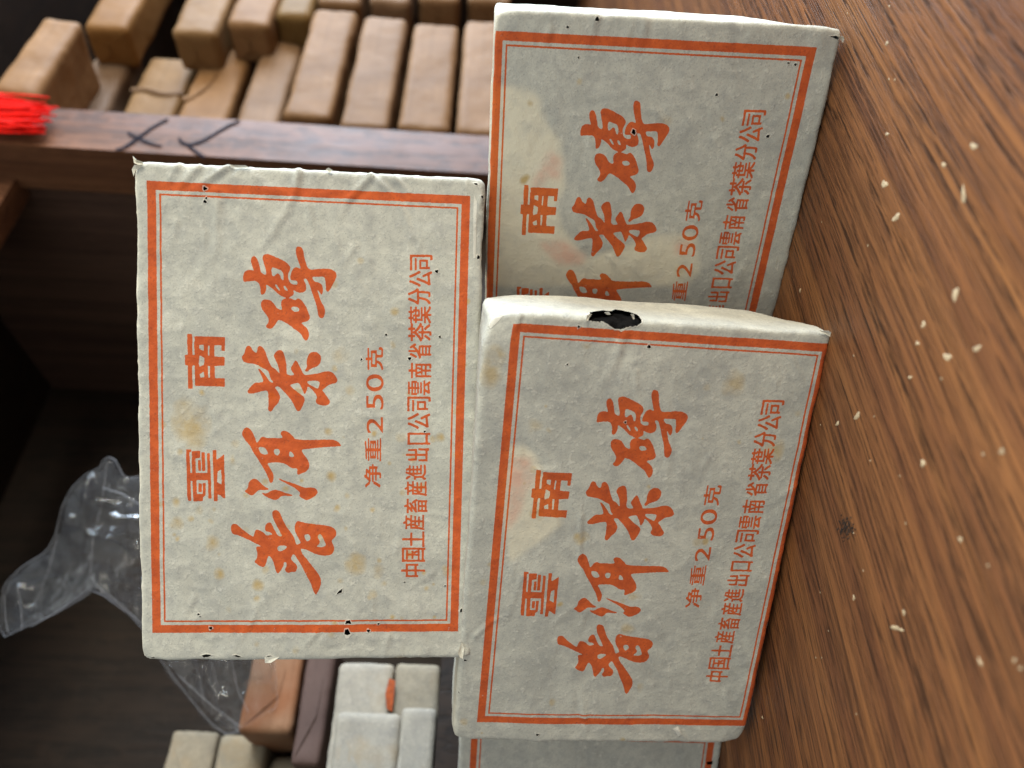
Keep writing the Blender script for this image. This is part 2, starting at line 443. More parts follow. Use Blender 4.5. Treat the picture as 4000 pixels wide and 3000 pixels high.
# brush-written characters and block characters, traced: (origin x, origin y, scale, outline, holes)
GLYPHS = [
 (880, 1970, 0.22299, [[(95,380),(130,345),(190,345),(250,400),(330,470),(420,535),(495,585),(505,490),(540,445),(590,450),(660,490),(720,555),(790,535),(830,525),(780,490),(700,475),(690,420),(710,350),(755,315),(800,320),(830,380),(870,470),(930,560),(1000,555),(985,535),(930,430),(870,320),(835,240),(818,140),(850,100),(900,98),(950,125),(970,170),(1020,300),(1080,410),(1180,530),(1220,610),(1240,690),(1265,705),(1310,680),(1325,660),(1280,580),(1220,480),(1213,370),(1250,300),(1290,290),(1400,325),(1600,350),(1830,375),(1910,420),(1950,480),(1940,560),(1870,615),(1860,650),(1900,710),(1915,760),(1895,840),(1830,890),(1700,895),(1570,865),(1480,815),(1380,775),(1315,765),(1350,860),(1440,970),(1520,1075),(1610,1190),(1665,1290),(1680,1370),(1650,1480),(1600,1575),(1575,1585),(1540,1530),(1500,1400),(1400,1210),(1330,1050),(1260,950),(1210,870),(1180,880),(1140,950),(1190,1000),(1255,1060),(1265,1120),(1230,1190),(1150,1180),(1110,1205),(1070,1190),(1040,1150),(1055,1110),(1075,1090),(1075,1010),(1020,1010),(1025,1070),(980,1140),(930,1220),(890,1190),(860,1080),(830,980),(770,900),(740,930),(710,1040),(680,1105),(620,1095),(540,1045),(500,1010),(550,950),(560,870),(530,770),(545,745),(620,745),(600,725),(540,700),(450,650),(330,595),(220,545),(120,525),(100,470)],
   [(895,720),(1125,725),(940,855)], [(1375,530),(1460,512),(1495,560),(1490,610),(1425,650)], [(1625,530),(1680,512),(1740,640),(1775,740),(1580,745),(1660,680),(1655,620),(1620,580)]]),
 (920, 1640, 0.20496, [[(120,260),(140,190),(190,145),(240,150),(300,200),(350,300),(385,390),(400,450),(440,400),(480,335),(530,318),(580,350),(700,345),(915,355),(845,265),(880,210),(960,210),(1040,265),(1100,330),(1140,378),(1400,385),(1650,380),(1800,372),(1910,390),(1980,440),(2020,495),(1990,505),(1700,520),(1400,552),(1240,568),(1300,660),(1370,750),(1410,850),(1400,930),(1340,990),(1240,1030),(1185,1050),(1170,1020),(1185,920),(1080,930),(1020,890),(940,840),(850,810),(590,815),(640,890),(700,990),(728,1070),(715,1170),(690,1205),(650,1200),(635,1130),(580,1000),(500,870),(420,740),(330,610),(270,485),(190,400),(130,310)],
   [(430,512),(550,528),(600,590),(625,660),(500,665),(450,590)], [(720,555),(850,555),(830,680),(745,670)], [(1030,570),(1140,710),(1010,710)],
   [(160,1360),(240,1300),(245,1200),(310,1125),(390,1115),(470,1190),(560,1275),(630,1305),(635,1330),(560,1340),(450,1330),(390,1380),(330,1440),(280,1440),(230,1400)],
   [(497,1380),(550,1400),(620,1395),(680,1345),(760,1328),(870,1360),(960,1400),(1080,1430),(1080,1465),(870,1445),(820,1510),(740,1530),(660,1500),(560,1450),(530,1425)],
   [(800,1125),(830,1118),(950,1165),(1100,1210),(1240,1265),(1340,1300),(1450,1285),(1520,1305),(1565,1350),(1560,1410),(1490,1470),(1390,1525),(1330,1530),(1260,1490),(1205,1455),(1230,1410),(1215,1375),(1130,1300),(1000,1230)]]),
 (920, 1330, 0.18987, [[(120,340),(180,270),(195,190),(230,110),(290,105),(325,150),(345,210),(440,268),(445,160),(470,118),(520,115),(580,165),(620,250),(660,380),(700,470),(740,550),(790,565),(850,620),(905,690),(890,590),(870,500),(830,420),(790,350),(785,300),(820,240),(885,198),(950,200),(985,240),(1010,320),(1030,430),(1050,520),(1040,715),(1220,720),(1165,650),(1125,580),(1170,500),(1230,400),(1280,450),(1330,560),(1400,690),(1415,712),(1600,695),(1750,665),(1820,635),(1950,635),(2030,690),(2080,760),(2105,830),(2060,880),(1980,895),(1900,920),(1850,970),(1770,1030),(1830,1080),(1880,1160),(1935,1230),(1945,1280),(1890,1340),(1770,1340),(1680,1310),(1640,1260),(1680,1180),(1650,1110),(1590,1030),(1480,930),(1475,1000),(1440,1090),(1410,1110),(1390,1050),(1360,980),(1310,890),(1280,870),(1110,910),(1160,960),(1260,1050),(1350,1110),(1410,1160),(1430,1210),(1400,1310),(1360,1390),(1320,1460),(1270,1460),(1240,1410),(1200,1330),(1150,1230),(1070,1130),(980,1040),(890,940),(795,960),(850,1030),(910,1120),(918,1190),(880,1290),(800,1360),(740,1465),(690,1460),(665,1420),(680,1300),(672,1150),(665,1030),(560,1040),(450,1070),(350,1095),(260,1095),(235,1045),(310,950),(390,868),(480,870),(580,860),(545,760),(500,660),(457,595),(480,570),(560,650),(640,750),(715,870),(790,865),(720,800),(680,650),(660,620),(560,570),(440,500),(330,475),(180,455),(140,410)],
   [(1475,835),(1600,828),(1745,840),(1700,990),(1660,985),(1480,890)],
   [(1425,610),(1470,540),(1460,460),(1470,360),(1510,280),(1570,235),(1660,230),(1730,280),(1765,345),(1745,460),(1700,520),(1620,560),(1530,590),(1480,645),(1440,645)]]),
 (920, 940, 0.24720, [[(120,660),(130,520),(160,480),(220,462),(270,470),(295,480),(260,390),(240,300),(265,250),(310,245),(350,300),(375,380),(395,460),(420,525),(500,545),(470,430),(440,330),(425,270),(440,225),(500,210),(560,225),(700,290),(800,340),(860,400),(865,450),(830,520),(825,570),(850,660),(900,692),(975,698),(975,650),(960,628),(900,630),(858,618),(870,520),(910,440),(960,415),(1035,450),(1010,380),(970,260),(950,180),(960,100),(1000,90),(1055,115),(1075,180),(1085,260),(1110,350),(1150,465),(1300,445),(1400,440),(1510,450),(1570,485),(1600,540),(1580,610),(1520,720),(1470,815),(1425,800),(1425,700),(1415,620),(1400,570),(1300,572),(1200,568),(1240,650),(1310,655),(1365,700),(1385,780),(1370,840),(1350,860),(1320,810),(1285,765),(1310,850),(1345,960),(1400,1050),(1420,1120),(1390,1220),(1340,1230),(1305,1200),(1290,1080),(1260,970),(1215,850),(1180,740),(1120,595),(1060,610),(1110,680),(1115,790),(1030,830),(960,810),(905,775),(925,850),(870,885),(830,910),(790,905),(760,890),(680,855),(600,770),(480,685),(490,750),(470,830),(430,858),(398,850),(400,770),(380,690),(340,640),(250,640),(190,645)],
   [(565,415),(640,440),(750,480),(760,630),(725,620),(700,540),(670,512),(640,530),(610,570),(575,550)], [(620,695),(650,695),(710,790),(690,795),(640,740)], [(755,715),(790,720),(830,795),(790,790),(760,745)],
   [(400,1000),(420,940),(470,925),(560,945),(610,1000),(650,1070),(740,1105),(715,1020),(720,950),(770,910),(850,905),(940,945),(970,915),(1010,915),(1060,965),(1110,1040),(1140,1120),(1180,1215),(1140,1275),(1020,1300),(1080,1340),(1140,1400),(1165,1480),(1150,1550),(1110,1590),(1070,1545),(1030,1470),(930,1400),(830,1320),(680,1240),(650,1290),(600,1370),(540,1405),(470,1360),(520,1300),(525,1230),(470,1150),(420,1090)],
   [(865,1045),(980,1045),(1020,1115),(905,1130)]]),
 (700, 1280, 0.15674, [[(200,158),(315,158),(330,240),(330,680),(385,680),(375,370),(395,310),(372,225),(430,210),(700,220),(1140,235),(1135,580),(1050,575),(1045,440),(880,440),(875,720),(1120,735),(1130,760),(1125,945),(880,960),(890,1255),(1130,1262),(1130,1475),(900,1465),(420,1455),(390,1430),(385,940),(345,935),(325,970),(330,1525),(220,1520),(215,950),(145,930),(145,680),(215,670),(200,400)],
   [(500,430),(610,430),(615,580),(510,530)], [(720,445),(755,445),(750,700),(715,690)], [(505,690),(620,750),(625,850),(610,930),(510,970),(490,900)], [(710,955),(765,960),(765,1240),(725,1240)], [(610,1095),(630,1235),(530,1240),(505,1160)]]),
 (700, 1730, 0.15072, [[(185,165),(320,170),(320,225),(270,240),(290,500),(300,770),(345,770),(335,540),(330,240),(350,205),(550,205),(550,380),(430,400),(440,770),(735,775),(735,400),(720,265),(800,265),(815,600),(845,1440),(765,1440),(750,965),(450,960),(470,1320),(620,1310),(610,1040),(690,1030),(695,1350),(620,1410),(625,1490),(590,1510),(375,1510),(350,980),(305,975),(320,1500),(240,1500),(215,1400),(205,1000)],
   [(490,440),(565,440),(575,720),(500,720)], [(580,240),(670,240),(685,720),(600,730)], [(500,1045),(590,1045),(590,1270),(510,1260)],
   [(870,185),(970,185),(970,390),(985,430),(1040,390),(1150,300),(1170,310),(1175,600),(1195,1440),(1150,1430),(1070,1360),(1000,1330),(1000,1510),(905,1515),(900,1000),(880,500)], [(1090,685),(1110,1080),(1060,1050),(985,1010),(1000,740)]]),
]
# small characters: photo box x0, x1 (top, bottom of the glyph), y0, y1 (right, left end)
SMALL = [
 ('司',1602,1689,997,1055),('公',1598,1688,1059,1119),('分',1594,1682,1128,1189),('葉',1596,1684,1198,1263),('茶',1595,1685,1263,1333),('省',1596,1684,1343,1400),
 ('南',1596,1684,1419,1476),('雲',1594,1681,1488,1543),('司',1591,1682,1551,1605),('公',1592,1680,1614,1675),('口',1592,1680,1692,1735),('出',1586,1675,1753,1800),
 ('進',1584,1664,1816,1873),('産',1581,1668,1881,1936),('畜',1579,1669,1949,2004),('産',1575,1658,2013,2070),('土',1571,1657,2078,2135),('国',1570,1660,2141,2193),('中',1567,1660,2204,2254),
 ('克',1429,1496,1358,1445),('0',1430,1498,1463,1528),('5',1431,1498,1542,1599),('2',1432,1496,1630,1692),('重',1425,1488,1713,1800),('净',1423,1488,1815,1903),
]

def smooth(pts):
    """round the hand-traced outline a little"""
    P = np.asarray(pts, float)
    for _ in range(2):
        a, b = P, np.roll(P, -1, 0)
        P = np.stack([a * 0.75 + b * 0.25, a * 0.25 + b * 0.75], 1).reshape(-1, 2)
    return P

def draw_ink():
    img = np.zeros((NY, NX), np.float32)
    def rect(x0, y0, x1, y1, v): fill(img, [(x0, y0), (x1, y0), (x1, y1), (x0, y1)], v)
    hx, hy = FW / 2, FH / 2
    for inset, v in ((0, 1), (2.4, 0), (3.25, 1), (3.75, 0)):
        rect(-hx + inset, -hy + inset, hx - inset, hy - inset, v)
    for ox, oy, sc, polys in GLYPHS:
        for i, poly in enumerate(polys):
            q = np.array([mm('top', ox + x * sc, oy + y * sc) for x, y in poly])
            fill(img, smooth(q) if oy != 1280 and oy != 1730 else q, evenodd=True)
    c = bpy.data.curves.new('glyph', 'FONT')
    o = bpy.data.objects.new('glyph', c)
    COL.objects.link(o)
    for ch, x0, x1, y0, y1 in SMALL:
        c.body = ch
        bpy.context.view_layer.update()
        ev = o.evaluated_get(bpy.context.evaluated_depsgraph_get())
        me = ev.to_mesh()
        V = np.array([v.co[:2] for v in me.vertices])
        lo, hi = V.min(0), V.max(0)
        T = (V - lo) / (hi - lo)
        c00, c10, c01, c11 = mm('top', x1, y1), mm('top', x1, y0), mm('top', x0, y1), mm('top', x0, y0)
        u, w = T[:, :1], T[:, 1:]
        Q = (c00 * (1 - u) + c10 * u) * (1 - w) + (c01 * (1 - u) + c11 * u) * w
        tmp = np.zeros_like(img) if False else img
        for p in me.polygons:
            poly = Q[list(p.vertices)]
            for dx in ((-0.14, -0.05, 0.05, 0.14) if ch not in '250' else (-0.06, 0.06)):
                for dy in (-0.05, 0.05) if ch not in '250' else (0.0,):
                    fill(tmp, poly + (dx, dy), 1.0)
        ev.to_mesh_clear()
    bpy.data.objects.remove(o)
    bpy.data.curves.remove(c)
    return img

def down(a):
    return a.reshape(NY // SS, SS, NX // SS, SS).mean((1, 3))
def blur(a, r):
    k = np.exp(-0.5 * (np.arange(-3 * r, 3 * r + 1) / r) ** 2)
    k /= k.sum()
    for ax in (0, 1):
        pad = [(0, 0), (0, 0)]
        pad[ax] = (3 * r, 3 * r)
        b = np.pad(a, pad, mode='edge')
        a = sum(w * np.take(b, np.arange(i, i + a.shape[ax]), axis=ax) for i, w in enumerate(k))
    return a
def image(name, r, g, b):
    h, w = r.shape
    im = bpy.data.images.new(name, w, h, alpha=False, float_buffer=False)
    im.colorspace_settings.name = 'Non-Color'
    px = np.ones((h, w, 4), np.float32)
    px[..., 0], px[..., 1], px[..., 2] = r, g, b
    im.pixels.foreach_set(px.ravel())
    im.update()
    im.pack()
    return im

INK = draw_ink()
HOLES = {   # photo pixels: polygons, then single worm holes (x, y, radius mm)
 'top': ([[(1348,2440),(1352,2426),(1366,2423),(1374,2438),(1360,2436)], [(1345,2478),(1348,2460),(1359,2457),(1370,2477),(1356,2482)], [(1313,2324),(1325,2308),(1338,2298),(1335,2315)],
          [(785,2562),(805,2557),(828,2560),(812,2568),(795,2570)], [(910,2559),(925,2557),(944,2565),(930,2567)], [(1040,2563),(1055,2560),(1066,2563),(1052,2568)], [(580,2577),(595,2570),(607,2573),(590,2582)],
          [(1850,715),(1865,712),(1872,718),(1860,722)], [(1408,1411),(1411,1396),(1417,1406)]],
         [(802,737,.55),(801,788,.5),(806,775,.35),(1706,1060,.5),(1884,770,.5),(1871,1005,.6),(1508,1308,.35),(1718,1316,.35),(1600,1401,.5),(1659,1685,.35),(775,2400,.35),(782,2407,.25),(822,2455,.5),(1439,2466,.5),(1478,2439,.35),(1804,2386,.6),(1739,2290,.3),(1580,2275,.25)]),
 'front': ([[(2292,1247),(2306,1225),(2353,1216),(2379,1219),(2402,1210),(2430,1212),(2466,1221),(2494,1232),(2507,1261),(2487,1275),(2451,1277),(2422,1288),(2393,1279),(2364,1261),(2335,1256),(2306,1256)]],
           [(2261,1277,.4),(2535,1355,.55),(2216,1424,.3),(2443,1651,.35),(2099,2868,.5),(1817,2580,.4),(1790,2707,.3)]),
 'right': ([[(3244,137),(3275,133),(3290,142),(3280,150),(3262,143)], [(2467,518),(2472,506),(2484,519),(2478,528)]],
           [(2475,512,.5),(2800,371,.45),(2999,533,.5),(3108,253,.4),(3080,247,.3),(2217,106,.4),(2333,75,.6),(2260,225,.3)]),
}
FRAY = {'front': [[(2628,2850),(2650,2840),(2665,2868),(2650,2880),(2640,2862)], [(1900,1215),(1955,1218),(1902,1275),(1880,1262)]],
        'top': [[(1810,2410),(1822,2260),(1835,2255),(1836,2330),(1826,2480),(1812,2500)], [(1853,760),(1863,790),(1862,900),(1858,1010),(1849,1010),(1848,880),(1850,800)], [(1345,2482),(1356,2482),(1372,2480),(1362,2496),(1350,2497)]],
        'right': []}
TICKET = {'right': [[(1915,330),(2060,345),(2105,380),(2125,470),(2195,560),(2208,740),(2170,800),(2200,900),(2290,1010),(2560,920),(2722,915),(2730,1060),(2690,1118),(1915,1118)]],
          'front': [[(1985,1740),(2050,1745),(2090,1775),(2120,1850),(2190,1990),(2196,2050),(2120,2110),(1990,2200),(1960,1960)]],
          'top': []}
PINK = {'right': [[(2150,590),(2190,620),(2185,700),(2140,690),(2100,760),(2080,720)], [(2105,950),(2200,940),(2290,1000),(2270,1040),(2180,1030)], [(2640,940),(2700,940),(2690,1000),(2640,990)]],
        'front': [[(1990,1790),(2070,1790),(2090,1880),(2050,1920),(2030,2010),(1985,2080)]], 'top': []}
STAIN = {'top': [(745,1655,5.5,.75),(730,1600,3.5,.5),(760,1720,3,.5),(690,2045,1.6,.7),(830,2120,2,.7),(1010,2290,1.5,.8),(1390,2200,3.2,.7),(1480,2230,2.0,.5),(690,1960,1.5,.7),(1290,1860,1.7,.8),(860,2240,1.4,.8),(1330,1390,2.2,.4),(1370,1520,1.6,.6),(1250,2100,2.0,.5),(1560,2590,2,.5),(1610,2010,1.2,.6)],
         'front': [(1930,1390,3.0,.7),(1915,1460,3.5,.6),(2100,2010,2.0,.7),(2480,2330,2.0,.7),(2270,2105,2.2,.8),(2450,2460,2.2,.5),(2870,1500,3.5,.5),(3020,1760,3.5,.7),(2500,2690,1.3,.7),(2090,1660,2,.3)],
         'right': [(2660,1060,2.0,.4),(2600,480,2,.3)]}

GEO = {'top': (141.6, 95.4, 24.0, 1.2), 'front': (138.6, 94.8, 27.0, 1.5), 'right': (140.4, 94.8, 24.0, 1.2), 'behind': (140.0, 95.0, 24.0, 1.4)}

def brick_maps(name):
    ox, oy = OFF[name]
    off = np.array([ox, oy])
    img = np.zeros_like(INK)
    sx, sy = int(round(-ox * RES * SS)), int(round(-oy * RES * SS))
    img = np.roll(np.roll(INK, sx, 1), sy, 0)
    w, h, t, _ = GEO[name]
    R, t0 = POSE[name]
    cen = t0 + R @ np.array([ox, oy, 0.0])
    def one(px, py):
        # front face, or round the right edge onto the side
        q = mm(name, px, py) - off
        if q[0] > w / 2 - 0.3:
            d = R.T @ ray(px, py)
            o = R.T @ (CAM - cen)
            if d[0] < 0:
                s = (w / 2 - o[0]) / d[0]
                hit = o + s * d
                return np.array([w / 2 - hit[2], hit[1]])
        return q
    conv = lambda poly: np.array([one(*p) for p in poly])
    ticket, pink, hole, fray = (np.zeros_like(INK) for _ in range(4))
    for p in TICKET[name]: fill(ticket, conv(p))
    for p in PINK[name]: fill(pink, conv(p))
    for p in FRAY[name]: fill(fray, conv(p))
    polys, dots = HOLES[name]
    rim = np.zeros_like(INK)
    def ell(x, y, r, ex=1.0, ph=0.0, n=11):
        a = np.linspace(0, 2 * np.pi, n, endpoint=False)
        rr = r * (1 + 0.22 * np.sin(3 * a + ph) + 0.12 * np.sin(5 * a + 2 * ph))
        return np.stack([x + rr * np.cos(a) * ex, y + rr * np.sin(a)], 1)
    for p in polys:
        q = conv(p)
        if len(p) > 9:      # the big tear gets a ragged edge
            nx = np.roll(q, -1, 0)
            q = np.concatenate([q[:, None] * (1 - f) + nx[:, None] * f for f in (0, .25, .5, .75)], 1).reshape(-1, 2)
            q = q + np.random.default_rng(5).normal(0, 0.16, q.shape)
        c = q.mean(0)
        fill(rim, c + (q - c) * (1 + 0.38 / np.linalg.norm(q - c, axis=1, keepdims=True)))
        fill(hole, q)
    for i, (x, y, r) in enumerate(dots):
        c = one(x, y)
        fill(rim, ell(*c, r * 1.45, 1, i))
        fill(hole, ell(*c, r, 0.9, i * 1.3))
    fray = np.maximum(fray, rim * 0.8)
    st = np.zeros((NY // SS, NX // SS), np.float32)
    Y, X = np.mgrid[0:NY // SS, 0:NX // SS]
    X = X / RES - CW / 2
    Y = Y / RES - CH / 2
    spots = [(*(mm(name, a, b) - off), r, s) for a, b, r, s in STAIN[name]]
    g = np.random.default_rng({'top': 3, 'front': 5, 'right': 9, 'behind': 2}[name])
    for _ in range({'top': 90, 'front': 26, 'right': 14, 'behind': 8}[name]):
        spots.append((g.uniform(-68, 62) if name != 'top' else g.normal(-25, 28), g.uniform(-44, 44), g.uniform(0.4, 1.3), g.uniform(0.3, 0.9)))
    wx = 0.9 * vnoise(np.stack([X / 2.2, Y / 2.2, X * 0 + 3.3], -1)).astype(np.float32)
    for x, y, r, s in spots:
        d = np.hypot(X - x, (Y - y) * 1.1) + wx * min(1.0, r)
        st = np.maximum(st, s * np.clip(1.25 - d / r, 0, 1) ** 0.8)
    a = image(name + '_print', down(img), blur(down(ticket), 6), st)
    b = image(name + '_wear', down(hole), down(fray), blur(down(pink), 7))
    return a, b
# ------------------------------------------------------------------ table
def on_table(px, py, z=0.0):
    d = ray(px, py)
    s = (z - CAM[2]) / d[2]
    return CAM + s * d

def table():
    v, n, q, ids, L = rbox(1800, 1300, 30, 2.0, 60, 15)
    o = mesh_obj('table', (v + (300, 640, -15)) * MM, q, M_TABLE)
    tag(o, 'brown wooden table top with dark grain and pale flecks under the bricks', 'table')
    # dried flecks: photo position, length, width (mm), turn
    F = [(3803,572,2.2,1.4,20),(3763,762,3.6,1.4,-35),(3455,720,3.0,.7,40),(3500,850,2.9,1.4,60),(3686,645,1.5,1.1,0),(3472,310,.4*3,.8,10),(3464,170,1.5,.9,30),
         (3732,1150,3.4,1.6,-60),(3607,1268,1.7,1.5,0),(3700,1395,2.5,1.7,40),(3583,1342,1.5,.8,60),(3816,1362,2.0,.8,70),(3348,1625,2.9,1.3,80),(3271,1655,2.0,.8,70),(3415,1627,1.0,.5,80),
         (3677,1480,1.2,.6,80),(3913,1764,1.4,1.2,0),(3840,1775,1.0,1.0,0),(3605,1810,2.0,1.5,30),(3335,1390,1.0,.7,20),(3555,1475,1.4,.8,60),(3400,1800,.9,.6,0),
         (3751,2108,1.5,.8,60),(3538,2045,1.0,.8,0),(3334,2083,.9,.7,0),(3372,2230,.9,.7,0),(3335,2335,1.6,.7,-20),(3530,2393,1.5,1.0,20),(3502,2455,5.5,1.0,65),(3828,2587,1.5,1.1,0),
         (3860,2210,1.0,.8,0),(3187,2570,.8,.6,0),(3210,2570,.7,.5,0),(3236,2465,.7,.6,0),(2978,2803,1.4,.7,70),(3204,2315,.7,.6,0),(3345,2790,.9,.7,20),(3962,2580,1.2,1.4,0),(3985,2612,1.2,1.4,0),
         (3210,868,.9,.7,0),(3390,960,1.0,.8,0),(3465,525,.0+1.4,.8,45),(3495,312,1.0,.8,0),(3310,52,.9,.6,0),(3474,25,1.1,.8,0),(3205,1660,.7,.5,0),(3125,1135,1.6,.5,-50),(3515,1860,.8,.7,20)]
    g = random.Random(4)
    for px, py, a, b, tw in F:
        f_ = 0.95 if a > 1.35 else 0.58
        b = max(b, a * 0.62) if a < 3.2 else b
        a, b = a * f_, b * f_
        c = on_table(px, py)
        nn, vs = 11, []
        ph = g.random() * 6
        for rr, h in ((1.0, 0.0), (0.85, 0.05), (0.45, 0.08)):
            for i in range(nn):
                t = 2 * math.pi * i / nn
                w = 1 + 0.20 * math.sin(2 * t + ph) + 0.20 * math.sin(3 * t + 2 * ph) + 0.12 * math.sin(5 * t + ph * 3)
                x, y = a / 2 * rr * w * math.cos(t), b / 2 * rr * w * math.sin(t)
                th = math.radians(38 + tw)
                vs.append((c[0] + x * math.cos(th) - y * math.sin(th), c[1] + x * math.sin(th) + y * math.cos(th), 0.005 + h))
        vs.append((c[0], c[1], 0.09))
        fs = [(r * nn + i, r * nn + (i + 1) % nn, (r + 1) * nn + (i + 1) % nn, (r + 1) * nn + i) for r in range(2) for i in range(nn)]
        fs += [(2 * nn + i, 2 * nn + (i + 1) % nn, 3 * nn) for i in range(nn)]
        mesh_obj('fleck', np.array(vs) * MM, fs, M_FLECK, o, True)
    # one dark smudge of tea dust: many grains joined
    vs, fs = [], []
    c0 = on_table(3305, 2065)
    for i in range(120):
        x, y = c0[0] + g.gauss(0, 1.6), c0[1] + g.gauss(0, 2.0)
        r = g.uniform(0.1, 0.42)
        k = len(vs)
        for j in range(5):
            t = j * 1.2566 + g.random() * .5
            vs.append((x + r * math.cos(t), y + r * 0.7 * math.sin(t), 0.01))
        vs.append((x, y, 0.12 + r * 0.3))
        fs += [(k + j, k + (j + 1) % 5, k + 5) for j in range(5)]
    s = mesh_obj('tea_dust', np.array(vs) * MM, fs, M_SMUDGE)
    s['kind'] = 'stuff'
    return o
TABLE = table()

# ------------------------------------------------------------------ printed bricks
def seg_dist(P, a, b):
    a, b = np.asarray(a), np.asarray(b)
    d = b - a
    L = np.linalg.norm(d)
    t = np.clip(((P - a) @ d) / (L * L), 0, 1)
    near = a + t[:, None] * d
    nrm = np.array([-d[1], d[0]]) / L
    return (P - near) @ nrm, np.linalg.norm(P - near, axis=1), t

FOLDS = {   # polylines in photo pixels, height mm, width mm
 'top': [([(905,640),(800,712),(765,760)], .75, .9), ([(1168,665),(1151,761),(1115,833),(1024,970)], .70, 1.2), ([(850,790),(840,1000)], .40, 1.3), ([(1205,800),(1220,940)], .3, 1.0),
         ([(1450,687),(1352,792),(1330,850)], .55, .9), ([(1453,687),(1525,748),(1583,842),(1609,930)], .55, 1.0), ([(1540,690),(1594,748),(1600,800)], .5, .7), ([(800,905),(795,1010)], .35, .8), ([(700,640),(650,720)], .45, 1.0),
         ([(780,650),(700,735),(680,800)], .5, .9), ([(1880,770),(1850,900),(1856,1080)], .5, .7), ([(1830,2400),(1822,2260)], .5, .6), ([(1240,2470),(1180,2540)], .4, .7), ([(1000,2400),(900,2560)], .3, .9), ([(1690,2240),(1600,2300)], .3, .9),
         ([(690,870),(660,980)], .3, .8), ([(1390,960),(1330,1050)], .3, .9), ([(760,2330),(720,2420)], .3, .8), ([(1460,2330),(1450,2450)], .35, .8), ([(1520,2480),(1500,2560)], .4, .9)],
 'front': [([(1851,2489),(1923,2424),(1990,2400)], .45, .7), ([(2440,1300),(2400,1420),(2330,1540)], .40, 1.4), ([(2110,1830),(2130,1930),(2110,2000)], .25, .5), ([(2270,2010),(2265,2180),(2280,2290)], .4, .8), ([(2280,2800),(2270,2700)], .35, 1.3),
           ([(2480,1450),(2490,1560)], .25, .9), ([(2030,1230),(1990,1330)], .5, .8), ([(2650,2850),(2690,2900)], .5, .7), ([(2350,2390),(2370,2540)], .25, .8), ([(2620,1750),(2600,1880)], .2, 1.0), ([(2040,2250),(1980,2420)], .25, .9), ([(3090,1390),(3140,1500)], .3, .6)],
 'right': [([(2520,90),(2500,200)], .35, 1.4), ([(2150,110),(2120,200)], .4, 1.2), ([(2330,60),(2300,190)], .35, 1.3), ([(2300,500),(2330,760)], .2, 1.0), ([(2560,430),(2620,500)], .25, .8), ([(2860,280),(2900,330)], .25, .7), ([(2380,1000),(2440,1080)], .25, .8)],
}
CORNERS = {'top': [(1, 1, 1, 0.8, 4), (1, -1, 1, 0.9, 5), (-1, -1, 1, 0.7, 4), (-1, 1, 1, 0.6, 4)],
           'front': [(1, 1, 1, 3.2, 11), (1, -1, -1, 4.0, 16), (-1, 1, 1, 1.2, 6), (-1, -1, 1, 1.8, 8), (1, 1, -1, 3.0, 12)],
           'right': [(1, 1, 1, 1.5, 7), (1, -1, -1, 7.0, 22), (1, -1, 1, 0.8, 5)], 'behind': [(-1, 1, 1, 2, 8)]}
LABELS = {'top': 'printed tea brick laid across on top of the other two, right edge creased',
          'front': 'printed tea brick at lower left with a torn hole showing black tea',
          'right': 'printed tea brick at right with a cream ticket showing through its wrapper',
          'behind': 'printed tea brick almost hidden behind the one with the torn hole'}

def place(o, name):
    R, t = POSE[name]
    ox, oy = OFF[name]
    T = GEO[name][2]
    base = t + R @ np.array([ox, oy, -T / 2])
    m = Matrix.Identity(4)
    for i in range(3):
        for j in range(3): m[i][j] = R[i, j]
        m[i][3] = base[i] * MM
    o.matrix_world = m

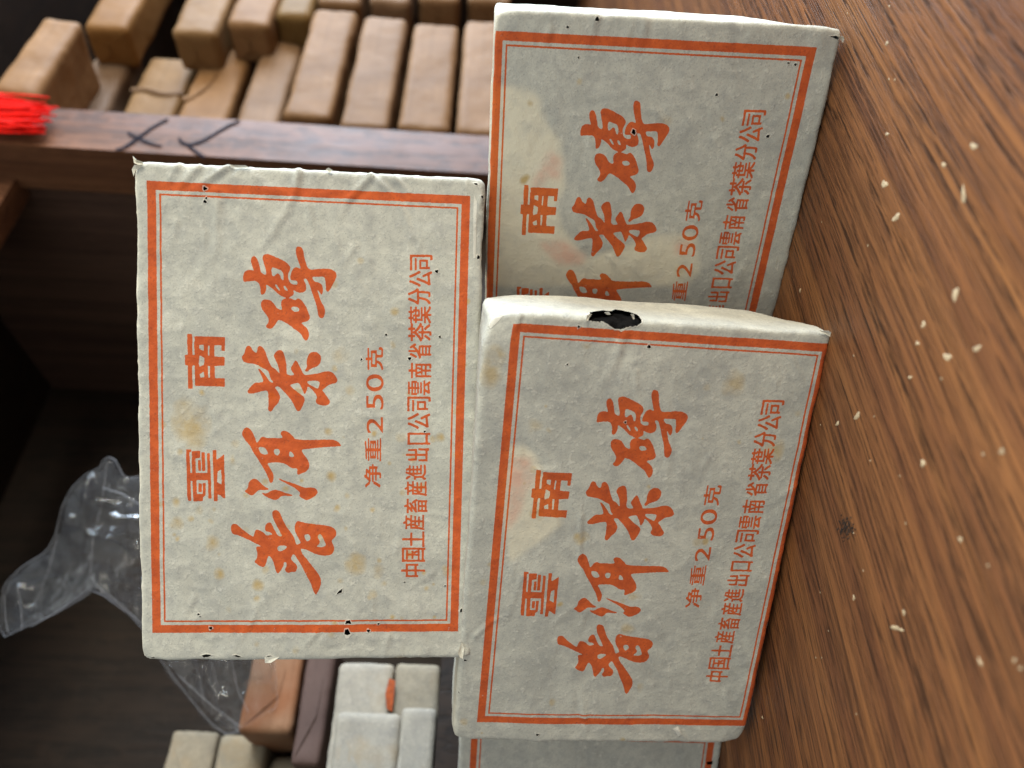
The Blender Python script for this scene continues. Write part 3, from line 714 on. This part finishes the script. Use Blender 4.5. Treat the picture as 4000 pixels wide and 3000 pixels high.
def printed_brick(name, maps):
    w, h, t, r = GEO[name]
    root = link(bpy.data.objects.new('tea_brick', None))
    root.empty_display_size = 0.02
    tag(root, LABELS[name], 'tea brick', 'printed tea bricks')
    place(root, name)
    v, n, q, ids, L = rbox(w, h, t, r, 0.72, 0.9)
    seed = {'top': 0.0, 'front': 31.0, 'right': 57.0, 'behind': 83.0}[name]
    P = L + seed
    amp = {'top': 0.62, 'front': 0.40, 'right': 0.38, 'behind': 0.4}[name]
    disp = 0.30 * fbm(P / 17, 2) + 0.17 * amp * fbm(P / 5.5, 2)
    rg = fbm(P / 7.5 + 9, 2)
    disp += 0.28 * amp * np.clip(0.22 - np.abs(rg), 0, 1) / 0.22 * (vnoise(P / 15 + 4) > -0.1)
    disp += 0.03 * vnoise(P / 1.9)
    # worn edges: dented, slightly ragged
    edge = np.linalg.norm(L - v, axis=1)
    disp += -np.clip(edge / r, 0, 1) * (0.10 + 0.42 * vnoise(P / 3.4 + 2) + 0.25 * vnoise(P / 1.4 + 6))
    # fine creases of thin paper: many short, sharp, randomly turned folds
    gg = np.random.default_rng({'top': 21, 'front': 22, 'right': 23, 'behind': 24}[name])
    fz = np.clip((v[:, 2] - t / 2 + 1.6) / 1.2, 0, 1)
    for _ in range({'top': 95, 'front': 70, 'right': 55, 'behind': 30}[name]):
        c = np.array([gg.uniform(-w / 2, w / 2), gg.uniform(-h / 2, h / 2)])
        if name == 'top' and gg.random() < 0.4: c[0] = w / 2 - abs(gg.normal(0, 22))
        a = gg.normal(0.9, 0.7) if gg.random() < 0.6 else gg.uniform(0, 3.14)
        ln = gg.uniform(2.5, 13)
        dv = np.array([math.cos(a), math.sin(a)]) * ln / 2
        near = (np.abs(v[:, 0] - c[0]) < ln) & (np.abs(v[:, 1] - c[1]) < ln) & (fz > 0)
        if not near.any(): continue
        sd, dd, tt = seg_dist(v[near][:, :2], c - dv, c + dv)
        hgt = gg.uniform(0.10, 0.30) * (1 if gg.random() < 0.75 else -0.8)
        wd = gg.uniform(0.35, 0.6)
        one_side = np.where(sd > 0, np.exp(-(dd / (wd * 3.0))), np.exp(-(dd / wd) ** 2))
        disp[near] += fz[near] * hgt * one_side * np.sin(np.pi * np.clip(tt * 0.9 + 0.05, 0, 1))
    if name in FOLDS:
        off = np.array(OFF[name])
        front = np.clip((v[:, 2] - t / 2 + 1.6) / 1.2, 0, 1)
        for line, a, wd in FOLDS[name]:
            pts = [mm(name, *p) - off for p in line]
            best = np.full(len(v), 1e9); sgn = np.zeros(len(v)); fade = np.ones(len(v))
            for i in range(len(pts) - 1):
                sd, dd, tt = seg_dist(v[:, :2], pts[i], pts[i + 1])
                m = dd < best
                best = np.where(m, dd, best); sgn = np.where(m, sd, sgn)
                fade = np.where(m, 1 - 0.8 * ((i + tt) / (len(pts) - 1)), fade)
            s = np.sign(sgn)
            wd = wd * 0.85; a = a * 1.15
            disp += front * fade * a * (np.exp(-(best / wd) ** 2 * 1.2) - 0.45 * np.exp(-((best - 1.7 * wd) / (1.2 * wd)) ** 2) * (s > 0))
    co = v + n * 0
    # outward direction even on the flats
    flat = np.where(np.abs(n).sum(1, keepdims=True) > 1e-6, n, 0)
    co = v + flat * disp[:, None]
    # corners knocked in
    for (cx, cy, cz, a, rad) in CORNERS.get(name, ()):
        c = np.array([cx * w / 2, cy * h / 2, cz * t / 2])
        dd = np.linalg.norm((L - c) * (1, 1, 0.8), axis=1)
        co += -(c / np.linalg.norm(c / (w / 2, h / 2, t / 2)))[None, :] / np.array([w / 2, h / 2, t / 2]) * (a * np.clip(1 - dd / rad, 0, 1) ** 1.3)[:, None]
    ob = mesh_obj('wrapper', co * MM, q, maps, root, True)
    # unfolded wrapper coordinates
    Lq = L[q]
    u, vv = Lq[..., 0].copy(), Lq[..., 1].copy()
    depth = t / 2 - Lq[..., 2]
    for s, (du, dv) in {1: (1, 0), 2: (-1, 0), 3: (0, 1), 4: (0, -1)}.items():
        k = ids == s
        u[k] += du * depth[k]; vv[k] += dv * depth[k]
    k = ids == 5
    u[k] += 500
    uv = np.stack([u / CW + 0.5, vv / CH + 0.5], -1).reshape(-1, 2).astype(np.float32)
    lay = ob.data.uv_layers.new(name='unfolded')
    lay.data.foreach_set('uv', uv.ravel())
    # the pressed tea inside
    if name in ('top', 'front'):
        v2, n2, q2, _, L2 = rbox(w - 2.6, h - 2.6, t - 2.6, 5.0, 1.3)
        d2 = 0.55 * fbm(L2 / 1.9 + seed, 2) + 0.4 * vnoise(L2 / 5)
        v2 = v2 + n2 * (np.minimum(d2, 0.45)[:, None] - 0.1)
        for (cx, cy, cz, a, rad) in CORNERS.get(name, ()):
            c = np.array([cx * w / 2, cy * h / 2, cz * t / 2])
            dd = np.linalg.norm((L2 - c) * (1, 1, 0.8), axis=1)
            dr = np.sign(c) / math.sqrt(3)
            v2 -= dr[None, :] * (a * 1.5 * np.clip(1 - dd / (rad * 1.4), 0, 1))[:, None]
        mesh_obj('tea_block', v2 * MM, q2, M_TEA, root, True)
    return root

def flap(root, name, pts, lift, mat=None, curl=0.0):
    """a lifted scrap of torn paper on the wrapper: outline in photo pixels, thickness and curl"""
    w, h, t, r = GEO[name]
    off = np.array(OFF[name])
    Q = np.array([mm(name, *p) - off for p in pts])
    c = Q.mean(0)
    g = np.random.default_rng(int(abs(c[0] * 37 + c[1] * 11)))
    ring = np.concatenate([Q, [c]])
    n = len(Q)
    top = [(x, y, t / 2 + lift + g.uniform(0, curl)) for x, y in Q] + [(c[0], c[1], t / 2 + lift * 0.6)]
    bot = [(x, y, z - 0.16) for x, y, z in top]
    fs = [(i, (i + 1) % n, n) for i in range(n)] + [((i + 1) % n + n + 1, i + n + 1, 2 * n + 1) for i in range(n)]
    fs += [(i + n + 1, (i + 1) % n + n + 1, (i + 1) % n, i) for i in range(n)]
    mesh_obj('torn_flap', np.array(top + bot) * MM, fs, mat or M_FRAY, root)

BR = {}
for nm in ('top', 'front', 'right'):
    BR[nm] = printed_brick(nm, paper_mat(nm + '_wrapper', brick_maps(nm)))

flap(BR['top'], 'top', [(522,612),(536,626),(560,634),(566,644),(545,646),(530,640)], 0.4, curl=1.0)
flap(BR['top'], 'top', [(516,662),(527,645),(560,644),(552,655),(532,668),(524,690)], 0.15, curl=0.5)
flap(BR['top'], 'top', [(893,642),(915,646),(960,647),(975,655),(930,656),(905,652)], 0.1, curl=0.4)
flap(BR['top'], 'top', [(1272,662),(1285,656),(1300,666),(1288,676)], 0.1, curl=0.6)
flap(BR['top'], 'top', [(1432,682),(1448,676),(1462,688),(1448,696)], 0.1, curl=0.6)
flap(BR['top'], 'top', [(1034,2568),(1036,2588),(1058,2588),(1076,2576),(1092,2566),(1060,2564)], 0.1, curl=0.5)
flap(BR['top'], 'top', [(1788,2548),(1804,2510),(1814,2530),(1808,2572),(1796,2566)], 0.15, curl=0.5)
flap(BR['front'], 'front', [(3195,1290),(3235,1292),(3254,1304),(3246,1318),(3225,1306)], 0.05, curl=0.4)
flap(BR['front'], 'front', [(2288,1252),(2292,1230),(2310,1226),(2300,1240),(2297,1250)], 0.25, curl=0.4)
flap(BR['front'], 'front', [(2360,1220),(2378,1218),(2385,1228),(2370,1228)], 0.2, curl=0.3)
flap(BR['front'], 'front', [(2462,1226),(2474,1226),(2478,1244),(2472,1247)], 0.3, curl=0.3)
flap(BR['front'], 'front', [(2418,1288),(2440,1282),(2438,1290),(2424,1295)], 0.25, curl=0.3)
flap(BR['right'], 'right', [(3266,138),(3290,142),(3296,150),(3288,166),(3280,152)], 0.2, curl=0.7)
flap(BR['right'], 'right', [(3026,1046),(3036,1000),(3042,1020),(3036,1060)], 0.15, curl=0.4)

# the fourth printed brick, standing just behind the lower left one
_c, _s = math.cos(math.radians(14)), math.sin(math.radians(14))
POSE['behind'] = (np.array([[_c, 0, -_s], [-_s, 0, -_c], [0, 1, 0]]), np.array([-185.0, 284.7, 47.0]))
OFF['behind'] = (0.0, 0.6)
for dct in (TICKET, PINK, FRAY): dct['behind'] = []
HOLES['behind'] = ([[(2758,2975),(2785,2972),(2782,2985),(2762,2986)]], [])
STAIN['behind'] = []

def plain_maps():
    a = np.roll(INK, int(-0.6 * RES * SS), 0)
    z = np.zeros((NY // SS, NX // SS), np.float32)
    hole = np.zeros_like(INK)
    for p in HOLES['behind'][0]: fill(hole, np.array([mm('behind', *q) for q in p]) - (0, 0.6))
    return image('behind_print', down(a), z, z), image('behind_wear', down(hole), z, z)
BR['behind'] = printed_brick('behind', paper_mat('behind_wrapper', plain_maps()))
# ------------------------------------------------------------------ cabinet behind: front plane runs along A, depth along B
A = np.array([0.815, 0.58, 0.0]); A /= np.linalg.norm(A)
B = np.array([-A[1], A[0], 0.0])
P0 = np.array([127.0, 460.0, 0.0])          # front left foot of the upright
ROT = math.atan2(A[1], A[0])

def on_front(px, py, b=0.0):
    """photo pixel -> (s, z) on the cabinet front plane pushed back by b mm"""
    d = ray(px, py)
    o = P0 + B * b
    k = (B @ (o - CAM)) / (B @ d)
    w = CAM + k * d
    return (w - P0) @ A, w[2]

def cab_box(name, s0, s1, b0, b1, z0, z1, mat, parent, r=1.2):
    v, n, q, _, L = rbox(s1 - s0, b1 - b0, z1 - z0, r, 400)
    # local frame: along front, depth, up
    o = mesh_obj(name, v * MM, q, mat, parent)
    o.location = Vector(((s0 + s1) / 2 * MM, (b0 + b1) / 2 * MM, (z0 + z1) / 2 * MM))
    return o

CABINET = link(bpy.data.objects.new('cabinet', None))
CABINET.location = Vector(P0) * MM
CABINET.rotation_euler = (0, 0, ROT)
tag(CABINET, 'dark brown wooden cabinet with an upright board behind the tea bricks', 'cabinet')
s_r, _z = on_front(1356, 493)
PW = s_r
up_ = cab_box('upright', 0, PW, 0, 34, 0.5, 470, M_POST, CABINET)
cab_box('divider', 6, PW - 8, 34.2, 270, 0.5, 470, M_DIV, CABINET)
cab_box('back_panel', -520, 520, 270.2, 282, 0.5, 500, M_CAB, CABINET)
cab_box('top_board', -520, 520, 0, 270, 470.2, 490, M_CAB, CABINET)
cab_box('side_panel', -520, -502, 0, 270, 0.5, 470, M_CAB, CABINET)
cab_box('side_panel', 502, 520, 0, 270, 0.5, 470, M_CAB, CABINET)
sr, zr = on_front(60, 700, 26)
rail = cab_box('rail', -501, 5.8, 26, 44, zr, zr + 60, M_POST, CABINET)
cab_box('shelf', -501, 5.8, 46, 269, 92, 105.5, M_CAB, CABINET)

def mark(pts, wd):
    """a pen stroke drawn on the upright: ribbon through photo pixels"""
    P = []
    for x, y in pts:
        s, z = on_front(x, y, -0.25)
        P.append((s, z))
    P = np.array(P)
    for _ in range(2):
        mid = (P[:-1] * 0.5 + P[1:] * 0.5)
        Q = [P[0]]
        for i in range(len(P) - 1): Q += [P[i] * .75 + P[i + 1] * .25, P[i] * .25 + P[i + 1] * .75]
        P = np.array(Q + [P[-1]])
    vs, fs = [], []
    for i, p in enumerate(P):
        t = P[min(i + 1, len(P) - 1)] - P[max(i - 1, 0)]
        n = np.array([-t[1], t[0]]) / max(np.linalg.norm(t), 1e-6)
        w = wd * (0.55 + 0.45 * math.sin(math.pi * (0.15 + 0.8 * i / len(P))))
        for sg in (1, -1):
            vs.append(((p + n * w * sg)[0], -0.3, (p + n * w * sg)[1]))
    for i in range(len(P) - 1): fs.append((2 * i, 2 * i + 1, 2 * i + 3, 2 * i + 2))
    o = mesh_obj('pen_stroke', np.array(vs) * MM, fs, M_MARKER, CABINET)
k = 1000 / 2212
def q_(x, y): return (x * k, 300 + y * k)
mark([q_(1450,365),(q_(1330,430)),q_(1230,500),q_(1150,560),q_(1080,610),q_(1000,630)], 1.35)
mark([q_(1110,475),q_(1120,500),q_(1180,520),q_(1250,560),q_(1340,590),q_(1400,598)], 1.1)
mark([q_(2070,380),q_(1960,430),q_(1850,500),q_(1730,565),q_(1630,590),q_(1570,570),q_(1545,530)], 1.3)
mark([q_(1620,590),q_(1680,640),q_(1770,695)], 1.1)

# ------------------------------------------------------------------ plain wrapped bricks
def soft_brick(w, h, t, r, seed, step=5.0, lump=1.0):
    v, n, q, _, L = rbox(w, h, t, r, step, min(step, 4.0))
    P = L + seed * 13.7
    d = lump * (0.9 * fbm(P / 30, 2) + 0.20 * fbm(P / 10, 2))
    ridge = np.clip(0.2 - np.abs(fbm(P / 14 + 5, 2)), 0, 1) / 0.2
    ridge2 = np.clip(0.16 - np.abs(fbm(P * (0.4, 1.2, 1.0) / 9 + 25, 2)), 0, 1) / 0.16
    d += lump * (0.35 * ridge - 0.25 * ridge2)
    return (v + n * d[:, None]), q

def fold_flaps(root, w, d, t, mat):
    """the folded-in ears of wrapping paper on the left end"""
    for sg in (1, -1):
        z0, z1 = sg * t * 0.40, sg * t * 0.02
        pts = [(-w / 2 - 0.5, -d * 0.40, z0), (-w / 2 - 0.5, d * 0.40, z0), (-w / 2 - 1.6, d * 0.12, z1), (-w / 2 - 1.6, -d * 0.12, z1)]
        back = [(x + 0.9, y, z) for x, y, z in pts]
        fs = [(0, 1, 2, 3), (7, 6, 5, 4), (0, 4, 5, 1), (1, 5, 6, 2), (2, 6, 7, 3), (3, 7, 4, 0)]
        mesh_obj('fold_flap', np.array(pts + back) * MM, fs, mat, root)

def paper_edge(o, w, t, d, kind):
    """a loose, curling edge of the wrapping paper across the long side"""
    vs, fs = [], []
    n = 14
    for i in range(n):
        u = i / (n - 1)
        if kind == 3:
            x = w * 0.02 + w * 0.30 * u ** 2 + 2.5 * math.sin(u * 5); z = t * (0.48 - 0.50 * u ** 0.6) + 0.5
        else:
            x = w * 0.16 + 2.0 * math.sin(u * 7); z = t * (0.5 - u)
        for dx, dy in ((0, 0.2), (1.6, 1.2 + 0.5 * math.sin(u * 4)), (4.5, 0.5), (4.5, 0.0)):
            vs.append((x + dx - 2, -d / 2 - dy - 0.3, z))
    for i in range(n - 1):
        for j in range(3): fs.append((i * 4 + j, i * 4 + j + 1, i * 4 + j + 5, i * 4 + j + 4))
    e = mesh_obj('paper_edge', np.array(vs) * MM, fs, M_KRAFT, o, True)
    e.color = (1.2, 1, 1, 1) if kind == 3 else (.8, 1, 1, 1)

def pack(name, label, cat, group, s0, s1, b0, z0, z1, mat, depth=95, seed=1, tilt=0.0, yaw=0.0, r=5.0, tone=(1, 1, 1)):
    w, t = s1 - s0, z1 - z0 - 1.6
    root = link(bpy.data.objects.new(name, None))
    root.empty_display_size = 0.02
    c = P0 + A * (s0 + s1) / 2 + B * (b0 + depth / 2)
    root.location = Vector((c[0] * MM, c[1] * MM, z0 * MM))
    root.rotation_euler = (tilt, 0, ROT + yaw)
    tag(root, label, cat, group)
    v, q = soft_brick(w, depth, t, min(r, t * 0.3), seed, 2.6)
    v[:, 2] += 0.0
    o = mesh_obj('wrapper', v * MM, q, mat, root, True)
    o.location = (0, 0, t / 2 * MM)
    fold_flaps(o, w, depth, t, mat)
    o.color = (*tone, 1)
    for ch in o.children: ch.color = o.color
    return root

KG = 'brown paper wrapped bricks stacked in the cabinet'
# near stack: top, bottom (photo x) measured at the right end (photo y), recess
TONE_N = [(1.15,1.05,1),(.82,.85,1),(1.0,1.05,1.01),(1.2,1.05,1),(.98,.95,1),(.95,1.05,1),(.92,1,1),(.90,1.05,1),(1.0,1,1),(1,1,1),(1,1,1)]
TONE_F = [(1.05,1.15,1),(1.05,1.05,1.01),(1.1,1.05,1),(.9,1.1,1.025),(.95,1,1),(1.05,.9,1),(1,1,1),(.95,1,1)]
NEAR = [('topmost brown wrapped brick of the near stack, tilted, beside the red tassel', 132, 300, 72, -6),
        ('second brown wrapped brick of the near stack, purplish and set back', 376, 545, 185, 42),
        ('third brown wrapped brick of the near stack, with a crumpled crease across it', 574, 780, 221, 44),
        ('fourth brown wrapped brick of the near stack, pale, with a curling paper edge', 795, 990, 190, 34),
        ('fifth brown wrapped brick of the near stack, set back above the four flush ones', 1026, 1190, 154, 28),
        ('uppermost flush brown wrapped brick in the near stack, its left end showing', 1218, 1400, 36, 0),
        ('second of the flush brown wrapped bricks in the near stack, rounded left end', 1412, 1596, 63, 2),
        ('third of the flush brown wrapped bricks in the near stack', 1608, 1797, 86, 1),
        ('brown wrapped brick next to the top edge of the right printed brick', 1808, 1993, 81, 0),
        ('brown wrapped brick peeking over the side of the right printed brick', 2004, 2180, 66, 0),
        ('lowest brown wrapped brick of the near stack, standing on the table', 2190, 2362, 50, 0)]
LEFT = [None, None, None, None, None, 462, 492, 508, 512, 512, 512]
for i, (lab, xt, xb, yr, b) in enumerate(NEAR):
    s1, zt = on_front(xt, yr, b)
    _, zb = on_front(xb, yr, b)
    xm = (xt + xb) / 2
    s1, _ = on_front(xm, yr, b)
    s0 = PW + 1.5 if LEFT[i] is None else max(PW + 1.0 if b < 34 else PW, on_front(xm, LEFT[i], b)[0])
    if b >= 34: s0 = PW - 6
    pk = pack('wrapped_brick', lab, 'wrapped brick', KG, s0, s1, b, zb, zt, M_KRAFT, tone=TONE_N[i], seed=i + 2, tilt=0.10 if i == 0 else 0.0, yaw=random.uniform(-.02, .02))
    if i in (2, 3): paper_edge(pk.children[0], s1 - s0, zt - zb - 1.6, 95, i)
NEAR_LOOSE = None
FAR = [('brown wrapped brick at the top of the far stack against the dark cabinet', 243, 440, 196, 12, 0),
       ('brown wrapped brick of the far stack with a dark folded end hanging in shadow', 600, 800, 222, 6, 0),
       ('brown wrapped brick of the far stack with a rounded glossy end, above the pale brick', 828, 1016, 194, 6, 0),
       ('olive tinted brown wrapped brick of the far stack with a pointed folded end', 1024, 1178, 150, 6, 0),
       ('brown wrapped brick of the far stack just right of the uppermost flush brick', 1214, 1396, 48, 4, 0),
       ('brown wrapped brick of the far stack with a torn paper end', 1416, 1590, 62, 4, 0),
       ('brown wrapped brick of the far stack with a scuffed end above a dark gap', 1612, 1784, 66, 4, 0),
       ('lowest brown wrapped brick seen in the far stack', 1808, 1990, 84, 4, 0)]
for i, (lab, xt, xb, yl, b, _) in enumerate(FAR):
    xm = (xt + xb) / 2
    s0, _z = on_front(xm, max(yl - 95, 8), b)
    _, zt = on_front(xt, yl, b)
    _, zb = on_front(xb, yl, b)
    pack('wrapped_brick', lab, 'wrapped brick', KG, s0, s0 + 140, b, zb, zt, M_KRAFT, depth=32, tone=TONE_F[i], seed=i + 30, yaw=random.uniform(-.015, .03), r=5)

# ------------------------------------------------------------------ white wrapped bricks in the left bay, plus two darker packets
def at_y(px, py, Y):
    d = ray(px, py)
    return CAM + d * (Y / d[1])
def white(label, top, bot, right, Y, mat, w=95.0, depth=140.0, seed=1, group='unprinted white tea bricks stacked at lower left', yaw=0.0, cat='tea brick', name='white_brick', r=2.2, zb=None):
    """end-on brick: top and bottom photo x, photo y of its right edge, distance of its near face"""
    xm = (top + bot) / 2
    zt = at_y(top, right, Y)[2]
    z0 = at_y(bot, right, Y)[2] if zb is None else zb
    xr = at_y(xm, right, Y)[0]
    t = zt - z0
    root = link(bpy.data.objects.new(name, None))
    root.empty_display_size = 0.02
    c = np.array([xr, Y, 0.0]) - A * w / 2 + B * depth / 2
    root.location = Vector((c[0], c[1], z0)) * MM
    root.rotation_euler = (0, 0, ROT + yaw)
    tag(root, label, cat, group)
    v, q = soft_brick(w, depth, t, min(r, t * .3), seed, 2.4, 0.8)
    o = mesh_obj('wrapper', v * MM, q, mat, root, True)
    o.location = (0, 0, t / 2 * MM)
    # end flap folded down over the near face
    fl = np.array([(-w * .42, -depth / 2 - .5, t * .36), (w * .40, -depth / 2 - .5, t * .38), (w * .16, -depth / 2 - .75, -t * .20), (-w * .12, -depth / 2 - .75, -t * .16)])
    bk = fl + (0, 0.9, 0)
    mesh_obj('fold_flap', np.concatenate([fl, bk]) * MM, [(3, 2, 1, 0), (4, 5, 6, 7), (0, 1, 5, 4), (1, 2, 6, 5), (2, 3, 7, 6), (3, 0, 4, 7)], mat, o)
    return root
white('white tea brick end in the corner, lower one, resting on the shelf', 1570, 1800, 2762, 330, M_PAPER, seed=41, zb=106.0)
white('white tea brick end in the corner, on the lower one', 1322, 1565, 2785, 332, M_PAPER, seed=42)
white('stained white tea brick end under the left edge of the top brick', 1548, 1770, 2592, 352, M_OLD, seed=43, w=90, zb=106.0)
wb = white('white tea brick end with an orange scrap, on the stained one', 1328, 1542, 2588, 350, M_PAPER, seed=44, w=90)
_o = wb.children[0]
_t = max(v.co.z for v in _o.data.vertices) * 1000
sv = np.array([(24, -71.2, -_t - .2), (37, -71.2, -_t - .2), (38, -71.5, -_t + 2.6), (31, -71.9, -_t + 3.6), (25, -71.4, -_t + 2.2)])
mesh_obj('printed_scrap', np.concatenate([sv, sv + (0, 1.0, 0)]) * MM, [(4, 3, 2, 1, 0), (5, 6, 7, 8, 9)] + [(i, (i + 1) % 5, (i + 1) % 5 + 5, i + 5) for i in range(5)], M_SCRAP, _o)
white('topmost of the yellowed white bricks in the far corner stack', 674, 858, 2853, 398, M_OLD, seed=45, w=88, depth=70)
white('second of the yellowed white bricks in the far corner stack', 864, 1045, 2871, 396, M_OLD, seed=46, w=88, depth=70)
white('third of the yellowed white bricks in the far corner stack, rounded', 1050, 1222, 2948, 398, M_OLD, seed=47, w=88, depth=70, r=6)
white('lowest of the yellowed white bricks in the far corner stack', 1230, 1330, 2928, 392, M_OLD, seed=48, w=88, depth=70, r=6)
white('dull mauve brown packet beside the black gap, on the white bricks', 1212, 1318, 2500, 386, M_KRAFT_DARK, seed=51, w=58, depth=90, cat='packet', name='packet', group='packets by the plastic bag')
white('orange and tan packet half covered by the plastic bag', 1000, 1196, 2500, 392, M_KRAFT_ORANGE, seed=52, w=44, depth=90, cat='packet', name='packet', group='packets by the plastic bag')

# ------------------------------------------------------------------ clear plastic bag
def plastic_bag():
    out = [(0,2496),(9,2305),(27,2269),(90,2210),(181,2156),(217,2088),(240,1984),(271,1916),(334,1853),(389,1830),(400,1800),(425,1785),(455,1800),(485,1870),(560,1860),(700,1900),(1000,2300),(1070,2560),(1085,2740),(1075,2770),(900,2880),(815,2820),(640,2600),(540,2425),(371,2300),(316,2340),(203,2404),(90,2453)]
    Y0 = 372.0
    P = np.array([at_y(x, y, Y0)[[0, 2]] for x, y in out])
    for _ in range(1):
        b = np.roll(P, -1, 0)
        P = np.stack([P * .8 + b * .2, P * .2 + b * .8], 1).reshape(-1, 2)
    st = 1.3
    lo, hi = P.min(0), P.max(0)
    xs, zs = np.arange(lo[0], hi[0], st), np.arange(lo[1], hi[1], st)
    X, Z = np.meshgrid(xs, zs, indexing='ij')
    pts = np.stack([X.ravel(), Z.ravel()], 1)
    ins = np.zeros(len(pts), bool); dist = np.full(len(pts), 1e9)
    for a, b in zip(P, np.roll(P, -1, 0)):
        c = (a[1] > pts[:, 1]) != (b[1] > pts[:, 1])
        if abs(b[1] - a[1]) > 1e-9:
            ins ^= c & (pts[:, 0] < (b[0] - a[0]) * (pts[:, 1] - a[1]) / (b[1] - a[1]) + a[0])
        dist = np.minimum(dist, seg_dist(pts, a, b)[1])
    ins = ins.reshape(X.shape); dist = dist.reshape(X.shape)
    p3 = np.stack([X, Z, X * 0 + 5.0], -1)
    crease = np.clip(0.16 - np.abs(fbm(p3 / 34 + 3, 2)), 0, 1) / 0.16 + 0.6 * np.clip(0.14 - np.abs(fbm(p3 / 15 + 8, 2)), 0, 1) / 0.14
    puff = np.sqrt(np.clip(dist, 0, 30) / 30)
    low = np.clip((X - (-0.0)) * 0 + (P[:, 1].min() + 75 - Z) / 20, 0, 1)
    front = Y0 - low * puff * 3.6 * vnoise(p3 / 4.2 + 7) - 13 * puff - puff * (7.5 * crease + 8 * fbm(p3 / 24, 3) + 1.2 * vnoise(p3 / 4))
    rear = Y0 + 10 * puff + puff * (6.0 * np.roll(crease, 5, 0) + 6 * fbm(p3 / 28 + 20, 3)) + 0.3
    idx = -np.ones(X.shape, int)
    vs, fs = [], []
    for lay, fl in ((front, False), (rear, True)):
        idx[:] = -1
        ii = np.argwhere(ins)
        base = len(vs)
        idx[ins] = base + np.arange(len(ii))
        vs += [(X[i, j], lay[i, j], Z[i, j]) for i, j in ii]
        for i, j in ii:
            if i + 1 < X.shape[0] and j + 1 < X.shape[1]:
                q = (idx[i, j], idx[i + 1, j], idx[i + 1, j + 1], idx[i, j + 1])
                if min(q) >= 0: fs.append(q[::-1] if fl else q)
    o = mesh_obj('plastic_bag', np.array(vs) * MM, fs, M_PLASTIC, None, True)
    # sealed edge and sharp fold lines of the film
    vs, fs = [], []
    def line(pts, r, closed=False):
        pts = np.asarray(pts, float)
        n = len(pts)
        base = len(vs)
        for i in range(n):
            a = pts[(i - 1) % n if closed else max(i - 1, 0)]
            b = pts[(i + 1) % n if closed else min(i + 1, n - 1)]
            t = (b - a) / max(np.linalg.norm(b - a), 1e-6)
            nx, nz = -t[2], t[0]
            w = r * (0.6 + 0.5 * abs(math.sin(i * 1.7)))
            for c, s in ((w, 0), (0, -0.5), (-w, 0), (0, 0.5)):
                vs.append((pts[i][0] + nx * c, pts[i][1] + s, pts[i][2] + nz * c))
        for i in range(n if closed else n - 1):
            j = (i + 1) % n
            for k in range(4):
                fs.append((base + i * 4 + k, base + i * 4 + (k + 1) % 4, base + j * 4 + (k + 1) % 4, base + j * 4 + k))
    line([(x, Y0, z) for x, z in P], 0.36, True)
    for poly in ([(225,2090),(205,2180),(170,2280),(120,2390)], [(420,1800),(408,1890),(395,1985),(365,2100),(352,2240),(380,2290),(470,2360),(560,2440)], [(400,1905),(480,1930),(560,1980)],
                 [(45,2265),(18,2330),(22,2420),(32,2470)], [(70,2290),(85,2400),(85,2460)], [(360,2290),(250,2370),(120,2450)], [(760,2570),(790,2700),(800,2760)], [(820,2570),(850,2680),(830,2740)], [(900,2570),(930,2700),(970,2780)], [(700,2640),(830,2760),(940,2840)]):
        line([at_y(x, y, Y0 - 15) for x, y in poly], 0.34)
    mesh_obj('fold_line', np.array(vs) * MM, fs, M_SEAM, o, True)
    tag(o, 'crumpled clear plastic bag in the dark bay behind the top brick', 'plastic bag')
plastic_bag()

# ------------------------------------------------------------------ red tassel hanging in front of the upright
def tassel():
    root = link(bpy.data.objects.new('tassel', None))
    root.empty_display_size = 0.02
    s, z = on_front(0, 445, -8)
    c = P0 + A * s + B * -8
    root.location = Vector((c[0], c[1], z + 30)) * MM
    tag(root, 'red silk tassel hanging at the top in front of the wooden upright', 'tassel')
    g = random.Random(9)
    protos = []
    for kind in range(6):
        vs, fs = [], []
        n, m = 9, 6
        ax, ay = g.uniform(-3.5, 3.5), g.uniform(-2.5, 2.5)
        for i in range(n):
            t = i / (n - 1)
            for j in range(m):
                a = 2 * math.pi * j / m + t * 3
                r = 0.6 * (1 - 0.2 * t)
                vs.append((ax * math.sin(t * 2.4) + r * math.cos(a), ay * math.sin(t * 3) + r * math.sin(a), -56 * t))
        for i in range(n - 1):
            for j in range(m):
                fs.append((i * m + j, i * m + (j + 1) % m, (i + 1) * m + (j + 1) % m, (i + 1) * m + j))
        fs.append(tuple((n - 1) * m + j for j in range(m)))
        o = mesh_obj('strand', np.array(vs) * MM, fs, M_TASSEL, None, True)
        protos.append(o.data)
        bpy.data.objects.remove(o)
    for i in range(190):
        o = link(bpy.data.objects.new('strand', protos[i % 6]), root)
        u = g.uniform(-1, 1)
        o.location = (g.uniform(-.2, .2) * MM, g.uniform(-4, 3) * MM, g.uniform(-4, 16) * MM)
        x = u * 13
        o.location.x = x * 0.75 * MM * A[0]
        o.location.y += x * 0.75 * MM * A[1]
        o.rotation_euler = (g.uniform(-.04, .04), -u * 0.04 + g.uniform(-.04, .04), g.uniform(0, .6))
        o.scale = (1, 1, g.uniform(0.82, 1.08))
tassel()
bpy.context.view_layer.update()
